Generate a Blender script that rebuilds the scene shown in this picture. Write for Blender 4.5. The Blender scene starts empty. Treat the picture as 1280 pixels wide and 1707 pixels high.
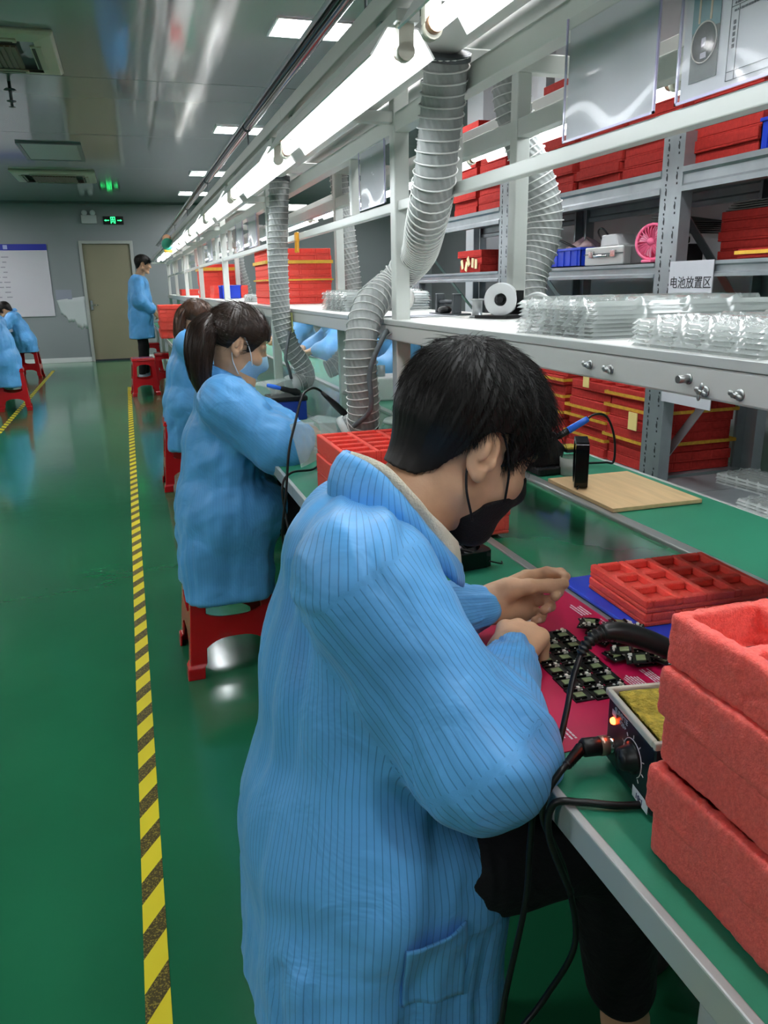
import bpy, math, random
import numpy as np
from mathutils import Vector, Matrix
sc = bpy.context.scene
COL = sc.collection
random.seed(7); RNG = np.random.default_rng(7)
pi = math.pi

# ------------------------------------------------------------------ camera
RC = np.array([[0.95173325, -0.30639113, -0.01811875],
               [0.10285833, 0.26277295, 0.95935944],
               [-0.28917811, -0.91491795, 0.28160463]])   # camera axes in world coordinates (rows)
cd = bpy.data.cameras.new('camera'); cam = bpy.data.objects.new('camera', cd); COL.objects.link(cam)
cam.matrix_world = Matrix.Translation((0, 0, 1.28)) @ Matrix(RC.T.tolist()).to_4x4()
cd.sensor_fit = 'HORIZONTAL'; cd.sensor_width = 36.0; cd.lens = 36.0*1290/1280
cd.clip_start = 0.02; cd.clip_end = 100
cd.dof.use_dof = False
sc.camera = cam
# ------------------------------------------------------------------ light and exposure
w = bpy.data.worlds.new('world'); sc.world = w; w.use_nodes = True
w.node_tree.nodes['Background'].inputs[0].default_value = (0.75, 0.85, 1.0, 1)
w.node_tree.nodes['Background'].inputs[1].default_value = 0.1
TUBE_E = 10.0      # fluorescent tubes over the line
PANEL_E = 36.0     # ceiling light panels
sc.view_settings.view_transform = 'Standard'; sc.view_settings.look = 'None'
sc.view_settings.gamma = 1.0; sc.view_settings.exposure = 1.15; sc.view_settings.use_curve_mapping = False
sc.cycles.max_bounces = 8; sc.cycles.transparent_max_bounces = 16; sc.cycles.transmission_bounces = 8
sc.cycles.caustics_reflective = False; sc.cycles.caustics_refractive = False
sc.cycles.sample_clamp_indirect = 6.0

# ------------------------------------------------------------------ materials
def lin(c):
    if isinstance(c, str):
        c = tuple(int(c[i:i+2], 16)/255 for i in (0, 2, 4))
    return tuple((x/12.92 if x <= .04045 else ((x+.055)/1.055)**2.4) for x in c)
MATS = {}
def mat(name, col, rough=.5, metal=0., var=0., vscale=20., bump=0., bscale=60., emit=0., trans=0., alpha=1., spec=.5, coat=0., ior=1.45, sheen=0., stretch=None):
    if name in MATS: return MATS[name]
    m = bpy.data.materials.new(name); m.use_nodes = True; MATS[name] = m
    nt = m.node_tree; b = nt.nodes['Principled BSDF']; c = lin(col)
    b.inputs['Base Color'].default_value = (*c, 1); b.inputs['Roughness'].default_value = rough
    b.inputs['Metallic'].default_value = metal; b.inputs['IOR'].default_value = ior
    b.inputs['Specular IOR Level'].default_value = spec; b.inputs['Alpha'].default_value = alpha
    b.inputs['Transmission Weight'].default_value = trans; b.inputs['Coat Weight'].default_value = coat
    b.inputs['Coat Roughness'].default_value = .08; b.inputs['Sheen Weight'].default_value = sheen
    if emit:
        b.inputs['Emission Color'].default_value = (*c, 1); b.inputs['Emission Strength'].default_value = emit
    tc = nt.nodes.new('ShaderNodeTexCoord'); src = tc.outputs['Object']
    if stretch:
        mp = nt.nodes.new('ShaderNodeMapping'); mp.inputs['Scale'].default_value = stretch
        nt.links.new(src, mp.inputs[0]); src = mp.outputs[0]
    if var:
        n = nt.nodes.new('ShaderNodeTexNoise'); n.inputs['Scale'].default_value = vscale; n.inputs['Detail'].default_value = 5
        nt.links.new(src, n.inputs['Vector'])
        r = nt.nodes.new('ShaderNodeValToRGB')
        r.color_ramp.elements[0].position = .3; r.color_ramp.elements[1].position = .7
        r.color_ramp.elements[0].color = (*[x*(1-var) for x in c], 1); r.color_ramp.elements[1].color = (*[min(1, x*(1+var)) for x in c], 1)
        nt.links.new(n.outputs['Fac'], r.inputs[0]); nt.links.new(r.outputs[0], b.inputs['Base Color'])
    if bump:
        n2 = nt.nodes.new('ShaderNodeTexNoise'); n2.inputs['Scale'].default_value = bscale; n2.inputs['Detail'].default_value = 4
        nt.links.new(src, n2.inputs['Vector'])
        bp = nt.nodes.new('ShaderNodeBump'); bp.inputs['Strength'].default_value = bump; bp.inputs['Distance'].default_value = .01
        nt.links.new(n2.outputs['Fac'], bp.inputs['Height']); nt.links.new(bp.outputs[0], b.inputs['Normal'])
    return m
def nodes(m): return m.node_tree, m.node_tree.nodes['Principled BSDF']

M_WHITE = mat('painted_aluminium', 'c6cac5', .32, var=.03, vscale=6)
M_FASCIA = mat('grey_aluminium', 'c6c6c2', .36, metal=.2, var=.05, vscale=4)
M_STEEL = mat('galvanised_steel', '9aa2a6', .38, metal=.6, var=.12, vscale=9)
M_STEELD = mat('dark_steel', '53585c', .45, metal=.5, var=.1)
M_CHROME = mat('chrome', 'cfcfcf', .18, metal=1.)
M_BLACK = mat('black_plastic', '141416', .38, var=.1, vscale=30)
M_BLACKG = mat('glossy_black_plastic', '0c0c0e', .12)
M_RUBBER = mat('black_rubber', '0b0b0c', .42)
M_GREENMAT = mat('green_bench_mat', '2a8566', .48, var=.08, vscale=3, bump=.05, bscale=300)
M_FOAM = mat('red_foam', 'ff5a50', .8, var=.06, vscale=160, bump=.35, bscale=450, spec=.25)
M_FOAMB = mat('red_foam_worn', 'fc6c64', .85, var=.16, vscale=260, bump=.35, bscale=520, spec=.2)
M_FOAMD = mat('shaded_red_foam', 'b5342f', .85, var=.14, vscale=60, bump=.3, bscale=300, spec=.2)  # foam on the unlit rack: its shade is put into the darker red
M_REDPL = mat('red_plastic', 'c8161f', .22, var=.05, vscale=8, coat=.2)
M_BLUEPL = mat('blue_plastic', '1d3fc4', .3, var=.05)
M_YELLOW = mat('yellow_tape', 'e3b13a', .5, var=.08, vscale=40)
M_PAPER = mat('white_paper', 'c0c2c9', .6, var=.02)
M_INK = mat('dark_print', '3a3a44', .7)
M_REDINK = mat('red_print', 'c9505a', .7)
M_WHITEINK = mat('white_print', 'f2e4ea', .6)
M_CLEAR = mat('clear_plastic', 'f4f8f8', .06, alpha=.25, spec=.8)
M_CLEARB = mat('clear_blister_plastic', 'a4aca9', .07, alpha=.34, spec=1., bump=.3, bscale=70)
M_ACRYL = mat('clear_acrylic', 'eef6f4', .03, alpha=.16, spec=.9)
M_SKIN = mat('skin', 'd0a381', .48, var=.07, vscale=30, bump=.05, bscale=220, spec=.4)
M_NAIL = mat('fingernail', 'dcb39c', .3)
M_HAIR = mat('black_hair', '14110f', .46, var=.25, vscale=60, spec=.35)
M_HAIRB = mat('brown_hair', '2e1f17', .36, var=.25, vscale=60, spec=.5)
M_PANTS = mat('black_trousers', '0d0d12', .8, var=.2, vscale=50, bump=.3, bscale=60)
M_MASKB = mat('black_mask', '0e0e11', .8, var=.1, vscale=80, bump=.2, bscale=300)
M_MASKW = mat('pale_blue_mask', '9cc4e0', .75, var=.04, vscale=80, bump=.25, bscale=150, stretch=(1, 1, 3))
M_CREAM = mat('cream_knit', 'e6dcc6', .85, var=.06, vscale=60, bump=.4, bscale=350)
M_WOOD = mat('plywood', 'd9b88a', .55, var=.1, vscale=5, stretch=(9, 1, 1))
M_PINK = mat('pink_plastic', 'ee6a92', .35)
M_SPONGE = mat('yellow_sponge', 'd6bd4e', .95, var=.3, vscale=120, bump=1., bscale=300)

for m_, sc_ in ((M_FOAM, .02), (M_FOAMB, .015)):
    b_ = m_.node_tree.nodes['Principled BSDF']; b_.inputs['Subsurface Weight'].default_value = .45; b_.inputs['Subsurface Scale'].default_value = sc_; b_.inputs['Subsurface Radius'].default_value = (1, .18, .12)
def coat_mat(name, col, dark, pitch, strength):
    m = mat(name, col, .48, sheen=.12, spec=.45)
    nt, b = nodes(m); N = nt.nodes; Lk = nt.links
    at = N.new('ShaderNodeAttribute'); at.attribute_name = 'stripe'
    mu = N.new('ShaderNodeMath'); mu.operation = 'MULTIPLY'; mu.inputs[1].default_value = 1/pitch
    fr = N.new('ShaderNodeMath'); fr.operation = 'FRACT'
    lt = N.new('ShaderNodeMath'); lt.operation = 'LESS_THAN'; lt.inputs[1].default_value = .13
    Lk.new(at.outputs['Fac'], mu.inputs[0]); Lk.new(mu.outputs[0], fr.inputs[0]); Lk.new(fr.outputs[0], lt.inputs[0])
    sm = N.new('ShaderNodeMath'); sm.operation = 'MULTIPLY'; sm.inputs[1].default_value = strength
    Lk.new(lt.outputs[0], sm.inputs[0])
    tc = N.new('ShaderNodeTexCoord'); n = N.new('ShaderNodeTexNoise'); n.inputs['Scale'].default_value = 7; n.inputs['Detail'].default_value = 4
    Lk.new(tc.outputs['Object'], n.inputs['Vector'])
    r = N.new('ShaderNodeValToRGB'); c = lin(col)
    r.color_ramp.elements[0].position = .35; r.color_ramp.elements[1].position = .7
    r.color_ramp.elements[0].color = (*[x*.92 for x in c], 1); r.color_ramp.elements[1].color = (*[min(1, x*1.10) for x in c], 1)
    Lk.new(n.outputs['Fac'], r.inputs[0])
    mx = N.new('ShaderNodeMixRGB'); mx.inputs[2].default_value = (*lin(dark), 1)
    Lk.new(sm.outputs[0], mx.inputs[0]); Lk.new(r.outputs[0], mx.inputs[1]); Lk.new(mx.outputs[0], b.inputs['Base Color'])
    n2 = N.new('ShaderNodeTexNoise'); n2.inputs['Scale'].default_value = 11; n2.inputs['Detail'].default_value = 3; n2.inputs['Distortion'].default_value = 1.2; n2.inputs['Roughness'].default_value = .5
    Lk.new(tc.outputs['Object'], n2.inputs['Vector'])
    bp = N.new('ShaderNodeBump'); bp.inputs['Strength'].default_value = .36; bp.inputs['Distance'].default_value = .02
    Lk.new(n2.outputs['Fac'], bp.inputs['Height']); Lk.new(bp.outputs[0], b.inputs['Normal'])
    return m
M_COAT = coat_mat('blue_antistatic_cloth', '64b2f0', '2c68b0', .0085, .62)
M_COATF = coat_mat('blue_antistatic_cloth_far', '60adec', '2f6fb8', .0085, .25)

# ------------------------------------------------------------------ mesh helpers
def V3(p): return np.asarray(p, float)
class MB:
    def __init__(s): s.v = []; s.f = []; s.sm = []
    def add(s, vs, fs, smooth=False):
        o = len(s.v); s.v.extend([tuple(map(float, p)) for p in vs]); s.f.extend([tuple(i+o for i in q) for q in fs]); s.sm.extend([smooth]*len(fs)); return s
    def box(s, lo, hi, M=None):
        x0, y0, z0 = lo; x1, y1, z1 = hi
        vs = [(x0,y0,z0),(x1,y0,z0),(x1,y1,z0),(x0,y1,z0),(x0,y0,z1),(x1,y0,z1),(x1,y1,z1),(x0,y1,z1)]
        if M is not None: vs = [tuple(M @ Vector(p)) for p in vs]
        return s.add(vs, [(0,3,2,1),(4,5,6,7),(0,1,5,4),(1,2,6,5),(2,3,7,6),(3,0,4,7)])
    def cbox(s, c, d, M=None):
        return s.box([c[i]-d[i]/2 for i in range(3)], [c[i]+d[i]/2 for i in range(3)], M)
    def bar(s, a, b, w, h, up=(0, 0, 1)):
        a = Vector(a); b = Vector(b); d = (b-a); L = d.length; d.normalize(); u = Vector(up)
        x = d.cross(u); x.normalize(); u = x.cross(d)
        M = Matrix.Translation(a) @ Matrix((x, d, u)).transposed().to_4x4()
        return s.box((-w/2, 0, -h/2), (w/2, L, h/2), M)
    def tube(s, pts, r, seg=10, caps=True, smooth=True, closed=False, rfun=None):
        P = [Vector(p) for p in pts]; n = len(P)
        R = r if isinstance(r, (list, tuple, np.ndarray)) else [r]*n
        T = []
        for i in range(n):
            a = P[(i-1) % n] if closed else P[max(i-1, 0)]; b = P[(i+1) % n] if closed else P[min(i+1, n-1)]
            t = b-a; t.normalize() if t.length > 1e-9 else None; T.append(t)
        u = T[0].orthogonal(); u.normalize(); vs = []
        for i in range(n):
            u = u - T[i]*u.dot(T[i]); u.normalize(); v = T[i].cross(u)
            for k in range(seg):
                a = 2*pi*k/seg; rr = R[i] if rfun is None else rfun(i, a)
                vs.append(P[i]+(u*math.cos(a)+v*math.sin(a))*rr)
        fs = []
        for i in range(n if closed else n-1):
            j = (i+1) % n
            for k in range(seg):
                fs.append((i*seg+k, i*seg+(k+1) % seg, j*seg+(k+1) % seg, j*seg+k))
        s.add(vs, fs, smooth)
        if caps and not closed:
            o = len(s.v)-n*seg
            s.f.append(tuple(o+k for k in reversed(range(seg)))); s.f.append(tuple(o+(n-1)*seg+k for k in range(seg))); s.sm += [False, False]
        return s
    def cyl(s, a, b, r, seg=16, r2=None, smooth=True):
        return s.tube([a, b], [r, r if r2 is None else r2], seg, True, smooth)
    def lathe(s, prof, o=(0, 0, 0), ax=(0, 0, 1), seg=24, smooth=True):
        ax = Vector(ax).normalized(); u = ax.orthogonal().normalized(); v = ax.cross(u); o = Vector(o); vs = []
        for (r, z) in prof:
            for k in range(seg):
                a = 2*pi*k/seg; vs.append(o+ax*z+(u*math.cos(a)+v*math.sin(a))*max(r, 1e-5))
        fs = [(i*seg+k, i*seg+(k+1) % seg, (i+1)*seg+(k+1) % seg, (i+1)*seg+k) for i in range(len(prof)-1) for k in range(seg)]
        return s.add(vs, fs, smooth)
    def prism(s, poly, o, X, Y, depth, smooth=False):
        o = Vector(o); X = Vector(X); Y = Vector(Y); Z = X.cross(Y).normalized()*depth; n = len(poly)
        a = [o+X*p[0]+Y*p[1] for p in poly]; vs = a+[p+Z for p in a]
        fs = [tuple(reversed(range(n))), tuple(range(n, 2*n))]
        s.add(vs, fs, False); off = len(s.v)-2*n
        for k in range(n):
            s.f.append((off+k, off+(k+1) % n, off+n+(k+1) % n, off+n+k)); s.sm.append(smooth)
        return s
    def ellip(s, c, r, M=None, nu=16, nv=10):
        vs = []; c = Vector(c)
        for j in range(nv+1):
            t = pi*j/nv
            for i in range(nu):
                a = 2*pi*i/nu; p = Vector((r[0]*math.sin(t)*math.cos(a), r[1]*math.sin(t)*math.sin(a), r[2]*math.cos(t)))
                vs.append(c+(M @ p if M is not None else p))
        fs = [(j*nu+i, (j+1)*nu+i, (j+1)*nu+(i+1) % nu, j*nu+(i+1) % nu) for j in range(nv) for i in range(nu)]
        return s.add(vs, fs, True)
    def sheet(s, fn, nu, nv, thick=0.):
        vs = [fn(i/nu, j/nv) for j in range(nv+1) for i in range(nu+1)]
        fs = [(j*(nu+1)+i, j*(nu+1)+i+1, (j+1)*(nu+1)+i+1, (j+1)*(nu+1)+i) for j in range(nv) for i in range(nu)]
        return s.add(vs, fs, True)

def root_loc(p):
    l = Vector((0, 0, 0))
    while p is not None: l = l+p.location; p = p.parent
    return l
def link_mesh(name, v, f, m, parent=None, loc=None, smooth=None, sharp=None):
    me = bpy.data.meshes.new(name)
    off = root_loc(parent) if parent is not None else Vector(loc if loc is not None else (0, 0, 0))
    v = np.asarray(v, float)-np.array(off)
    me.from_pydata(v.tolist(), [], f if isinstance(f, list) else f.tolist())
    if smooth is not None:
        me.polygons.foreach_set('use_smooth', np.array(smooth, bool) if not isinstance(smooth, bool) else np.full(len(me.polygons), smooth))
    if m is not None: me.materials.append(m)
    me.validate(clean_customdata=False)
    if sharp: me.set_sharp_from_angle(angle=math.radians(sharp))
    me.update()
    o = bpy.data.objects.new(name, me); COL.objects.link(o)
    if parent is not None: o.parent = parent
    elif loc is not None: o.location = loc
    return o
def obj(name, mb, m, parent=None, loc=None, bevel=0, sharp=None, solid=0, bseg=2):
    o = link_mesh(name, mb.v, mb.f, m, parent, loc, mb.sm, sharp)
    if solid:
        md = o.modifiers.new('Solidify', 'SOLIDIFY'); md.thickness = solid; md.offset = 0
    if bevel:
        md = o.modifiers.new('Bevel', 'BEVEL'); md.width = bevel; md.segments = bseg; md.limit_method = 'ANGLE'; md.harden_normals = False
    return o
def thing(name, label, cat, loc=(0, 0, 0), group=None, rotz=0):
    o = bpy.data.objects.new(name, None); COL.objects.link(o); o.location = loc; o.rotation_euler = (0, 0, rotz)
    o.empty_display_size = .1
    o['label'] = label; o['category'] = cat
    if group: o['group'] = group
    return o
def tag(o, label, cat, group=None, kind=None):
    o['label'] = label; o['category'] = cat
    if group: o['group'] = group
    if kind: o['kind'] = kind
    return o
def struct(o): o['kind'] = 'structure'; return o
def dup(o, parent=None, loc=None, rotz=None, label=None, group=None):
    c = o.copy(); COL.objects.link(c); c.parent = parent
    if loc is not None: c.location = loc
    if rotz is not None: c.rotation_euler = (0, 0, rotz)
    if label: c['label'] = label
    if group: c['group'] = group
    for ch in list(o.children): dup(ch, c)
    return c
def spline(pts, n=12, closed=False):
    P = [V3(p) for p in pts]; m = len(P); out = []
    rng = range(m if closed else m-1)
    for i in rng:
        p0 = P[(i-1) % m] if (closed or i > 0) else 2*P[0]-P[1]
        p1 = P[i]; p2 = P[(i+1) % m]
        p3 = P[(i+2) % m] if (closed or i+2 < m) else 2*P[-1]-P[-2]
        for k in range(n):
            t = k/n; out.append(.5*((2*p1)+(p2-p0)*t+(2*p0-5*p1+4*p2-p3)*t*t+(3*p1-p0-3*p2+p3)*t**3))
    if not closed: out.append(P[-1])
    return out
def text_mesh(name, body, size, M, m, parent=None, loc=None, extrude=.0004):
    """lettering: M takes text x/y to the world"""
    c = bpy.data.curves.new(name, 'FONT'); c.body = body; c.size = size; c.align_x = 'CENTER'; c.align_y = 'CENTER'; c.extrude = extrude
    t = bpy.data.objects.new(name, c); COL.objects.link(t)
    dg = bpy.context.evaluated_depsgraph_get(); me = bpy.data.meshes.new_from_object(t.evaluated_get(dg))
    v = [M @ x.co for x in me.vertices]; f = [tuple(p.vertices) for p in me.polygons]
    bpy.data.objects.remove(t); bpy.data.curves.remove(c); bpy.data.meshes.remove(me)
    return link_mesh(name, v, f, m, parent, loc, False)
def axes(o, X, Y):
    X = Vector(X).normalized(); Y = Vector(Y).normalized(); Z = X.cross(Y)
    return Matrix.Translation(o) @ Matrix((X, Y, Z)).transposed().to_4x4()
# ================================================================== the room
YE = 15.7; CEIL = 2.78; XL = -6.0; XR = 2.78
def floor_mat():
    m = mat('green_epoxy_floor', '267650', .13, spec=.55, coat=.3)
    nt, b = nodes(m); N = nt.nodes; L = nt.links
    tc = N.new('ShaderNodeTexCoord')
    n = N.new('ShaderNodeTexNoise'); n.inputs['Scale'].default_value = .9; n.inputs['Detail'].default_value = 6
    L.new(tc.outputs['Object'], n.inputs['Vector'])
    r = N.new('ShaderNodeValToRGB'); c = lin('267650')
    r.color_ramp.elements[0].position = .3; r.color_ramp.elements[1].position = .72
    r.color_ramp.elements[0].color = (*[x*.85 for x in c], 1); r.color_ramp.elements[1].color = (*[x*1.15 for x in c], 1)
    L.new(n.outputs['Fac'], r.inputs[0]); L.new(r.outputs[0], b.inputs['Base Color'])
    n2 = N.new('ShaderNodeTexNoise'); n2.inputs['Scale'].default_value = 14; n2.inputs['Detail'].default_value = 3
    L.new(tc.outputs['Object'], n2.inputs['Vector'])
    bp = N.new('ShaderNodeBump'); bp.inputs['Strength'].default_value = .05; bp.inputs['Distance'].default_value = .01
    L.new(n2.outputs['Fac'], bp.inputs['Height']); L.new(bp.outputs[0], b.inputs['Normal'])
    rr = N.new('ShaderNodeMapRange'); rr.inputs['To Min'].default_value = .08; rr.inputs['To Max'].default_value = .22
    L.new(n.outputs['Fac'], rr.inputs[0]); L.new(rr.outputs[0], b.inputs['Roughness'])
    return m
struct(obj('floor', MB().box((XL, -3, -.1), (6.2, YE+.1, 0)), floor_mat()))
def ceil_mat():
    m = mat('ceiling_sheet', '85888b', .10, spec=.75, coat=.35)
    nt, b = nodes(m); N = nt.nodes; L = nt.links
    tc = N.new('ShaderNodeTexCoord'); n2 = N.new('ShaderNodeTexNoise'); n2.inputs['Scale'].default_value = 1.3
    mp = N.new('ShaderNodeMapping'); mp.inputs['Scale'].default_value = (1.6, .35, 1)
    L.new(tc.outputs['Object'], mp.inputs[0]); L.new(mp.outputs[0], n2.inputs['Vector'])
    bp = N.new('ShaderNodeBump'); bp.inputs['Strength'].default_value = .10; bp.inputs['Distance'].default_value = .05
    L.new(n2.outputs['Fac'], bp.inputs['Height']); L.new(bp.outputs[0], b.inputs['Normal'])
    return m
mb = MB(); ys = [-3, -.2, 2.1, 4.4, 6.7, 9.0, 11.3, 13.6, YE+.1]
for a, b_ in zip(ys[:-1], ys[1:]): mb.box((XL, a+.006, CEIL), (6.2, b_-.006, CEIL+.1))
struct(obj('ceiling', mb, ceil_mat()))
mb = MB()
for y in ys[1:-1]: mb.box((XL, y-.012, CEIL+.004), (6.2, y+.012, CEIL+.06))
mb.box((XL, YE-.05, CEIL-.02), (6.2, YE-.001, CEIL+.02))
struct(obj('trim_1', mb, mat('ceiling_joint', '5e6062', .5)))
M_WALL = mat('grey_wall_panel', '878d90', .38, var=.03, vscale=1.5, spec=.5)
M_WALLD = mat('dim_grey_wall', '6d7073', .6, var=.04, vscale=2)  # low light on the far wall is put into this darker grey
DX0, DX1, DZ = -.66, .17, 2.09
mb = MB(); mb.box((XL, YE, 0), (DX0, YE+.1, CEIL)); mb.box((DX1, YE, 0), (6.2, YE+.1, CEIL)); mb.box((DX0, YE, DZ), (DX1, YE+.1, CEIL))
struct(obj('wall_end', mb, M_WALL))
struct(obj('wall_left', MB().box((XL-.1, -3, 0), (XL, YE, CEIL)), M_WALL))
struct(obj('wall_right', MB().box((XR, -3, 0), (XR+.1, 6.3, CEIL)), mat('pale_wall', 'c5c9cb', .5, var=.02)))
struct(obj('wall_right_far', MB().box((6.1, 6.3, 0), (6.2, YE, CEIL)).box((XR+.1, 6.2, 0), (6.2, 6.3, CEIL)), M_WALLD))
struct(obj('wall_near', MB().box((XL, -3.1, 0), (XR, -3, CEIL)), M_WALL))
struct(obj('baseboard_end', MB().box((XL, YE-.015, 0), (DX0-.05, YE-.001, .085)).box((DX1+.05, YE-.015, 0), (4, YE-.001, .085)), mat('white_skirting', 'd5d7d8', .4), bevel=.004))
# door
d = thing('door_1', 'plain khaki door with a metal frame in the grey end wall', 'door', (DX0, YE, 0)); struct(d)
obj('door_leaf', MB().box((DX0+.005, YE+.02, .01), (DX1-.005, YE+.06, DZ-.005)), mat('khaki_door', '85806a', .45, var=.03, vscale=2), d, bevel=.003)
mb = MB()
for a, b_ in (((DX0-.05, YE-.03, 0), (DX0+.004, YE+.05, DZ+.05)), ((DX1-.004, YE-.03, 0), (DX1+.05, YE+.05, DZ+.05)), ((DX0, YE-.03, DZ-.004), (DX1, YE+.05, DZ+.05))): mb.box(a, b_)
obj('door_frame', mb, mat('door_frame_metal', 'a9aca8', .35, metal=.3), d, bevel=.004)
mb = MB(); mb.box((DX0+.03, YE+.008, .93), (DX0+.075, YE+.02, 1.10)); mb.tube([(DX0+.052, YE+.01, 1.02), (DX0+.052, YE-.03, 1.02), (DX0+.17, YE-.035, 1.02)], .009, 8)
obj('door_handle', mb, M_CHROME, d)
obj('threshold', MB().box((DX0, YE-.02, .0), (DX1, YE+.02, .03)), mat('threshold_bar', '2b2c34', .5), d)

# hazard tape on the floor
def tape_mat(dirc, nm):
    m = mat(nm, 'f2d81f', .45, spec=.4)
    nt, b = nodes(m); N = nt.nodes; L = nt.links
    tc = N.new('ShaderNodeTexCoord'); sp = N.new('ShaderNodeSeparateXYZ'); L.new(tc.outputs['Object'], sp.inputs[0])
    a = N.new('ShaderNodeMath'); a.operation = 'MULTIPLY_ADD'; a.inputs[1].default_value = dirc
    L.new(sp.outputs['X'], a.inputs[0]); L.new(sp.outputs['Y'], a.inputs[2])
    k = N.new('ShaderNodeMath'); k.operation = 'MULTIPLY'; k.inputs[1].default_value = 1/.150; L.new(a.outputs[0], k.inputs[0])
    fr = N.new('ShaderNodeMath'); fr.operation = 'FRACT'; L.new(k.outputs[0], fr.inputs[0])
    lt = N.new('ShaderNodeMath'); lt.operation = 'LESS_THAN'; lt.inputs[1].default_value = .45; L.new(fr.outputs[0], lt.inputs[0])
    n = N.new('ShaderNodeTexNoise'); n.inputs['Scale'].default_value = 260; n.inputs['Detail'].default_value = 3; L.new(tc.outputs['Object'], n.inputs['Vector'])
    r = N.new('ShaderNodeValToRGB'); r.color_ramp.elements[0].position = .5; r.color_ramp.elements[1].position = .66
    r.color_ramp.elements[0].color = (*lin('4f4624'), 1); r.color_ramp.elements[1].color = (*lin('a8943c'), 1); L.new(n.outputs['Fac'], r.inputs[0])
    mx = N.new('ShaderNodeMixRGB'); mx.inputs[1].default_value = (*lin('fbe833'), 1); L.new(lt.outputs[0], mx.inputs[0]); L.new(r.outputs[0], mx.inputs[2])
    L.new(mx.outputs[0], b.inputs['Base Color']); return m
o = obj('floor_tape', MB().box((-.101, -.8, 0), (-.054, 11.2, .0012)), tape_mat(-1.5, 'hazard_tape'), loc=(-.08, 0, 0))
tag(o, 'yellow and black striped hazard tape running along the aisle beside the bench line', 'tape')
o = obj('floor_tape', MB().box((-1.30, 3.0, 0), (-1.25, 14.2, .0012)), tape_mat(1.5, 'hazard_tape_far'), loc=(-1.27, 3, 0))
tag(o, 'second striped hazard tape on the floor across the aisle, near the left red stools', 'tape')

# ---- ceiling fittings
M_PANEL = mat('led_panel', 'fdfdff', .4, emit=PANEL_E)
M_PANF = mat('panel_frame', 'dfe2e4', .4)
def led(x, y, sy, label):
    t = thing('ceiling_light', label, 'ceiling light', (x, y, CEIL), 'ceiling light panels')
    obj('diffuser', MB().box((x-.155, y-sy/2+.012, CEIL-.012), (x+.155, y+sy/2-.012, CEIL-.006)), M_PANEL, t)
    mb = MB(); a = .17; s2 = sy/2
    mb.box((x-a, y-s2, CEIL-.014), (x+a, y-s2+.013, CEIL-.001)); mb.box((x-a, y+s2-.013, CEIL-.014), (x+a, y+s2, CEIL-.001))
    mb.box((x-a, y-s2+.013, CEIL-.014), (x-a+.014, y+s2-.013, CEIL-.001)); mb.box((x+a-.014, y-s2+.013, CEIL-.014), (x+a, y+s2-.013, CEIL-.001))
    obj('panel_frame', mb, M_PANF, t)
rows = [(5.19, 'nearest'), (8.43, 'second nearest'), (11.6, 'third'), (13.98, 'farthest')]
for y, wd in rows:
    led(1.165, y, .36, f'lit ceiling light panel, left one of the {wd} pair over the bench line')
    led(1.50, y, .36, f'lit ceiling light panel, right one of the {wd} pair, partly behind the black conduit')
for y in (-1.0, 2.0): led(1.165, y, .36, f'lit ceiling light panel above the near benches, {"behind the camera" if y < 0 else "just above the frame"}')
for y in (-1.0, 2.0, 5.19, 8.43, 11.6, 13.98):
    for x in (-2.95, -3.3): led(x, y, .36, f'lit ceiling light panel left of the aisle, {"right" if x > -3 else "left"} of pair {int(y)+2} m along')
for y in (8.43, 11.6, 13.98): led(4.4, y, .36, f'lit ceiling light panel in the far right bay, {int(y)} m along')

M_ACB = mat('aircon_cream', 'b8b3a0', .4)
M_ACD = mat('aircon_louvre', '6f5b48', .5)
def aircon(cx, cy, s, label):
    t = thing('air_conditioner', label, 'air conditioner', (cx, cy, CEIL), 'ceiling air conditioners')
    h = s/2; mb = MB()
    mb.lathe([(h*1.39, 0), (h*1.41, .012), (h*1.36, .03), (h*1.05, .045)], (0, 0, 0), (0, 0, -1), 4, False)
    Mx = Matrix.Translation((cx, cy, CEIL)) @ Matrix.Rotation(pi/4, 4, 'Z')
    u0 = [Vector(p) for p in mb.v]; ang = math.atan2(u0[0].y, u0[0].x)
    mb.v = [tuple(Matrix.Translation((cx, cy, CEIL)) @ Matrix.Rotation(pi/4-ang, 4, 'Z') @ p) for p in u0]
    obj('panel', mb, M_ACB, t, bevel=.006)
    g = MB(); q = h*.52
    for i in range(15):
        x = cx-q+2*q*(i+.5)/15; g.box((x-.012, cy-q, CEIL-.052), (x+.012, cy+q, CEIL-.044))
    g.box((cx-q, cy-q, CEIL-.045), (cx+q, cy+q, CEIL-.040))
    obj('intake_grille', g, M_ACD, t)
    for k in range(4):
        Mr = Matrix.Translation((cx, cy, CEIL)) @ Matrix.Rotation(k*pi/2, 4, 'Z')
        pts = [Mr @ Vector((h*.76, -h*.5+h*i/8, -.043)) for i in range(9)]
        f = obj('louvre', MB().box((h*.68, -h*.55, -.05), (h*.82, h*.55, -.036), Mr), mat('aircon_flap', 'a79f8a', .4), t, bevel=.01)
        obj('louvre_slot', MB().box((h*.70, -h*.5, -.052), (h*.74, h*.5, -.048), Mr), mat('dark_slot', '2b2620', .7), f)
aircon(-.74, 6.08, .98, 'cream ceiling cassette air conditioner cut by the left frame edge, the nearer one')
aircon(-.74, 12.15, 1.05, 'cream ceiling cassette air conditioner near the end wall, the farther one')
t = thing('access_panel', 'square grey access hatch in the glossy ceiling between the air conditioners', 'ceiling hatch', (-.61, 10.1, CEIL))
mb = MB(); 
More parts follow.
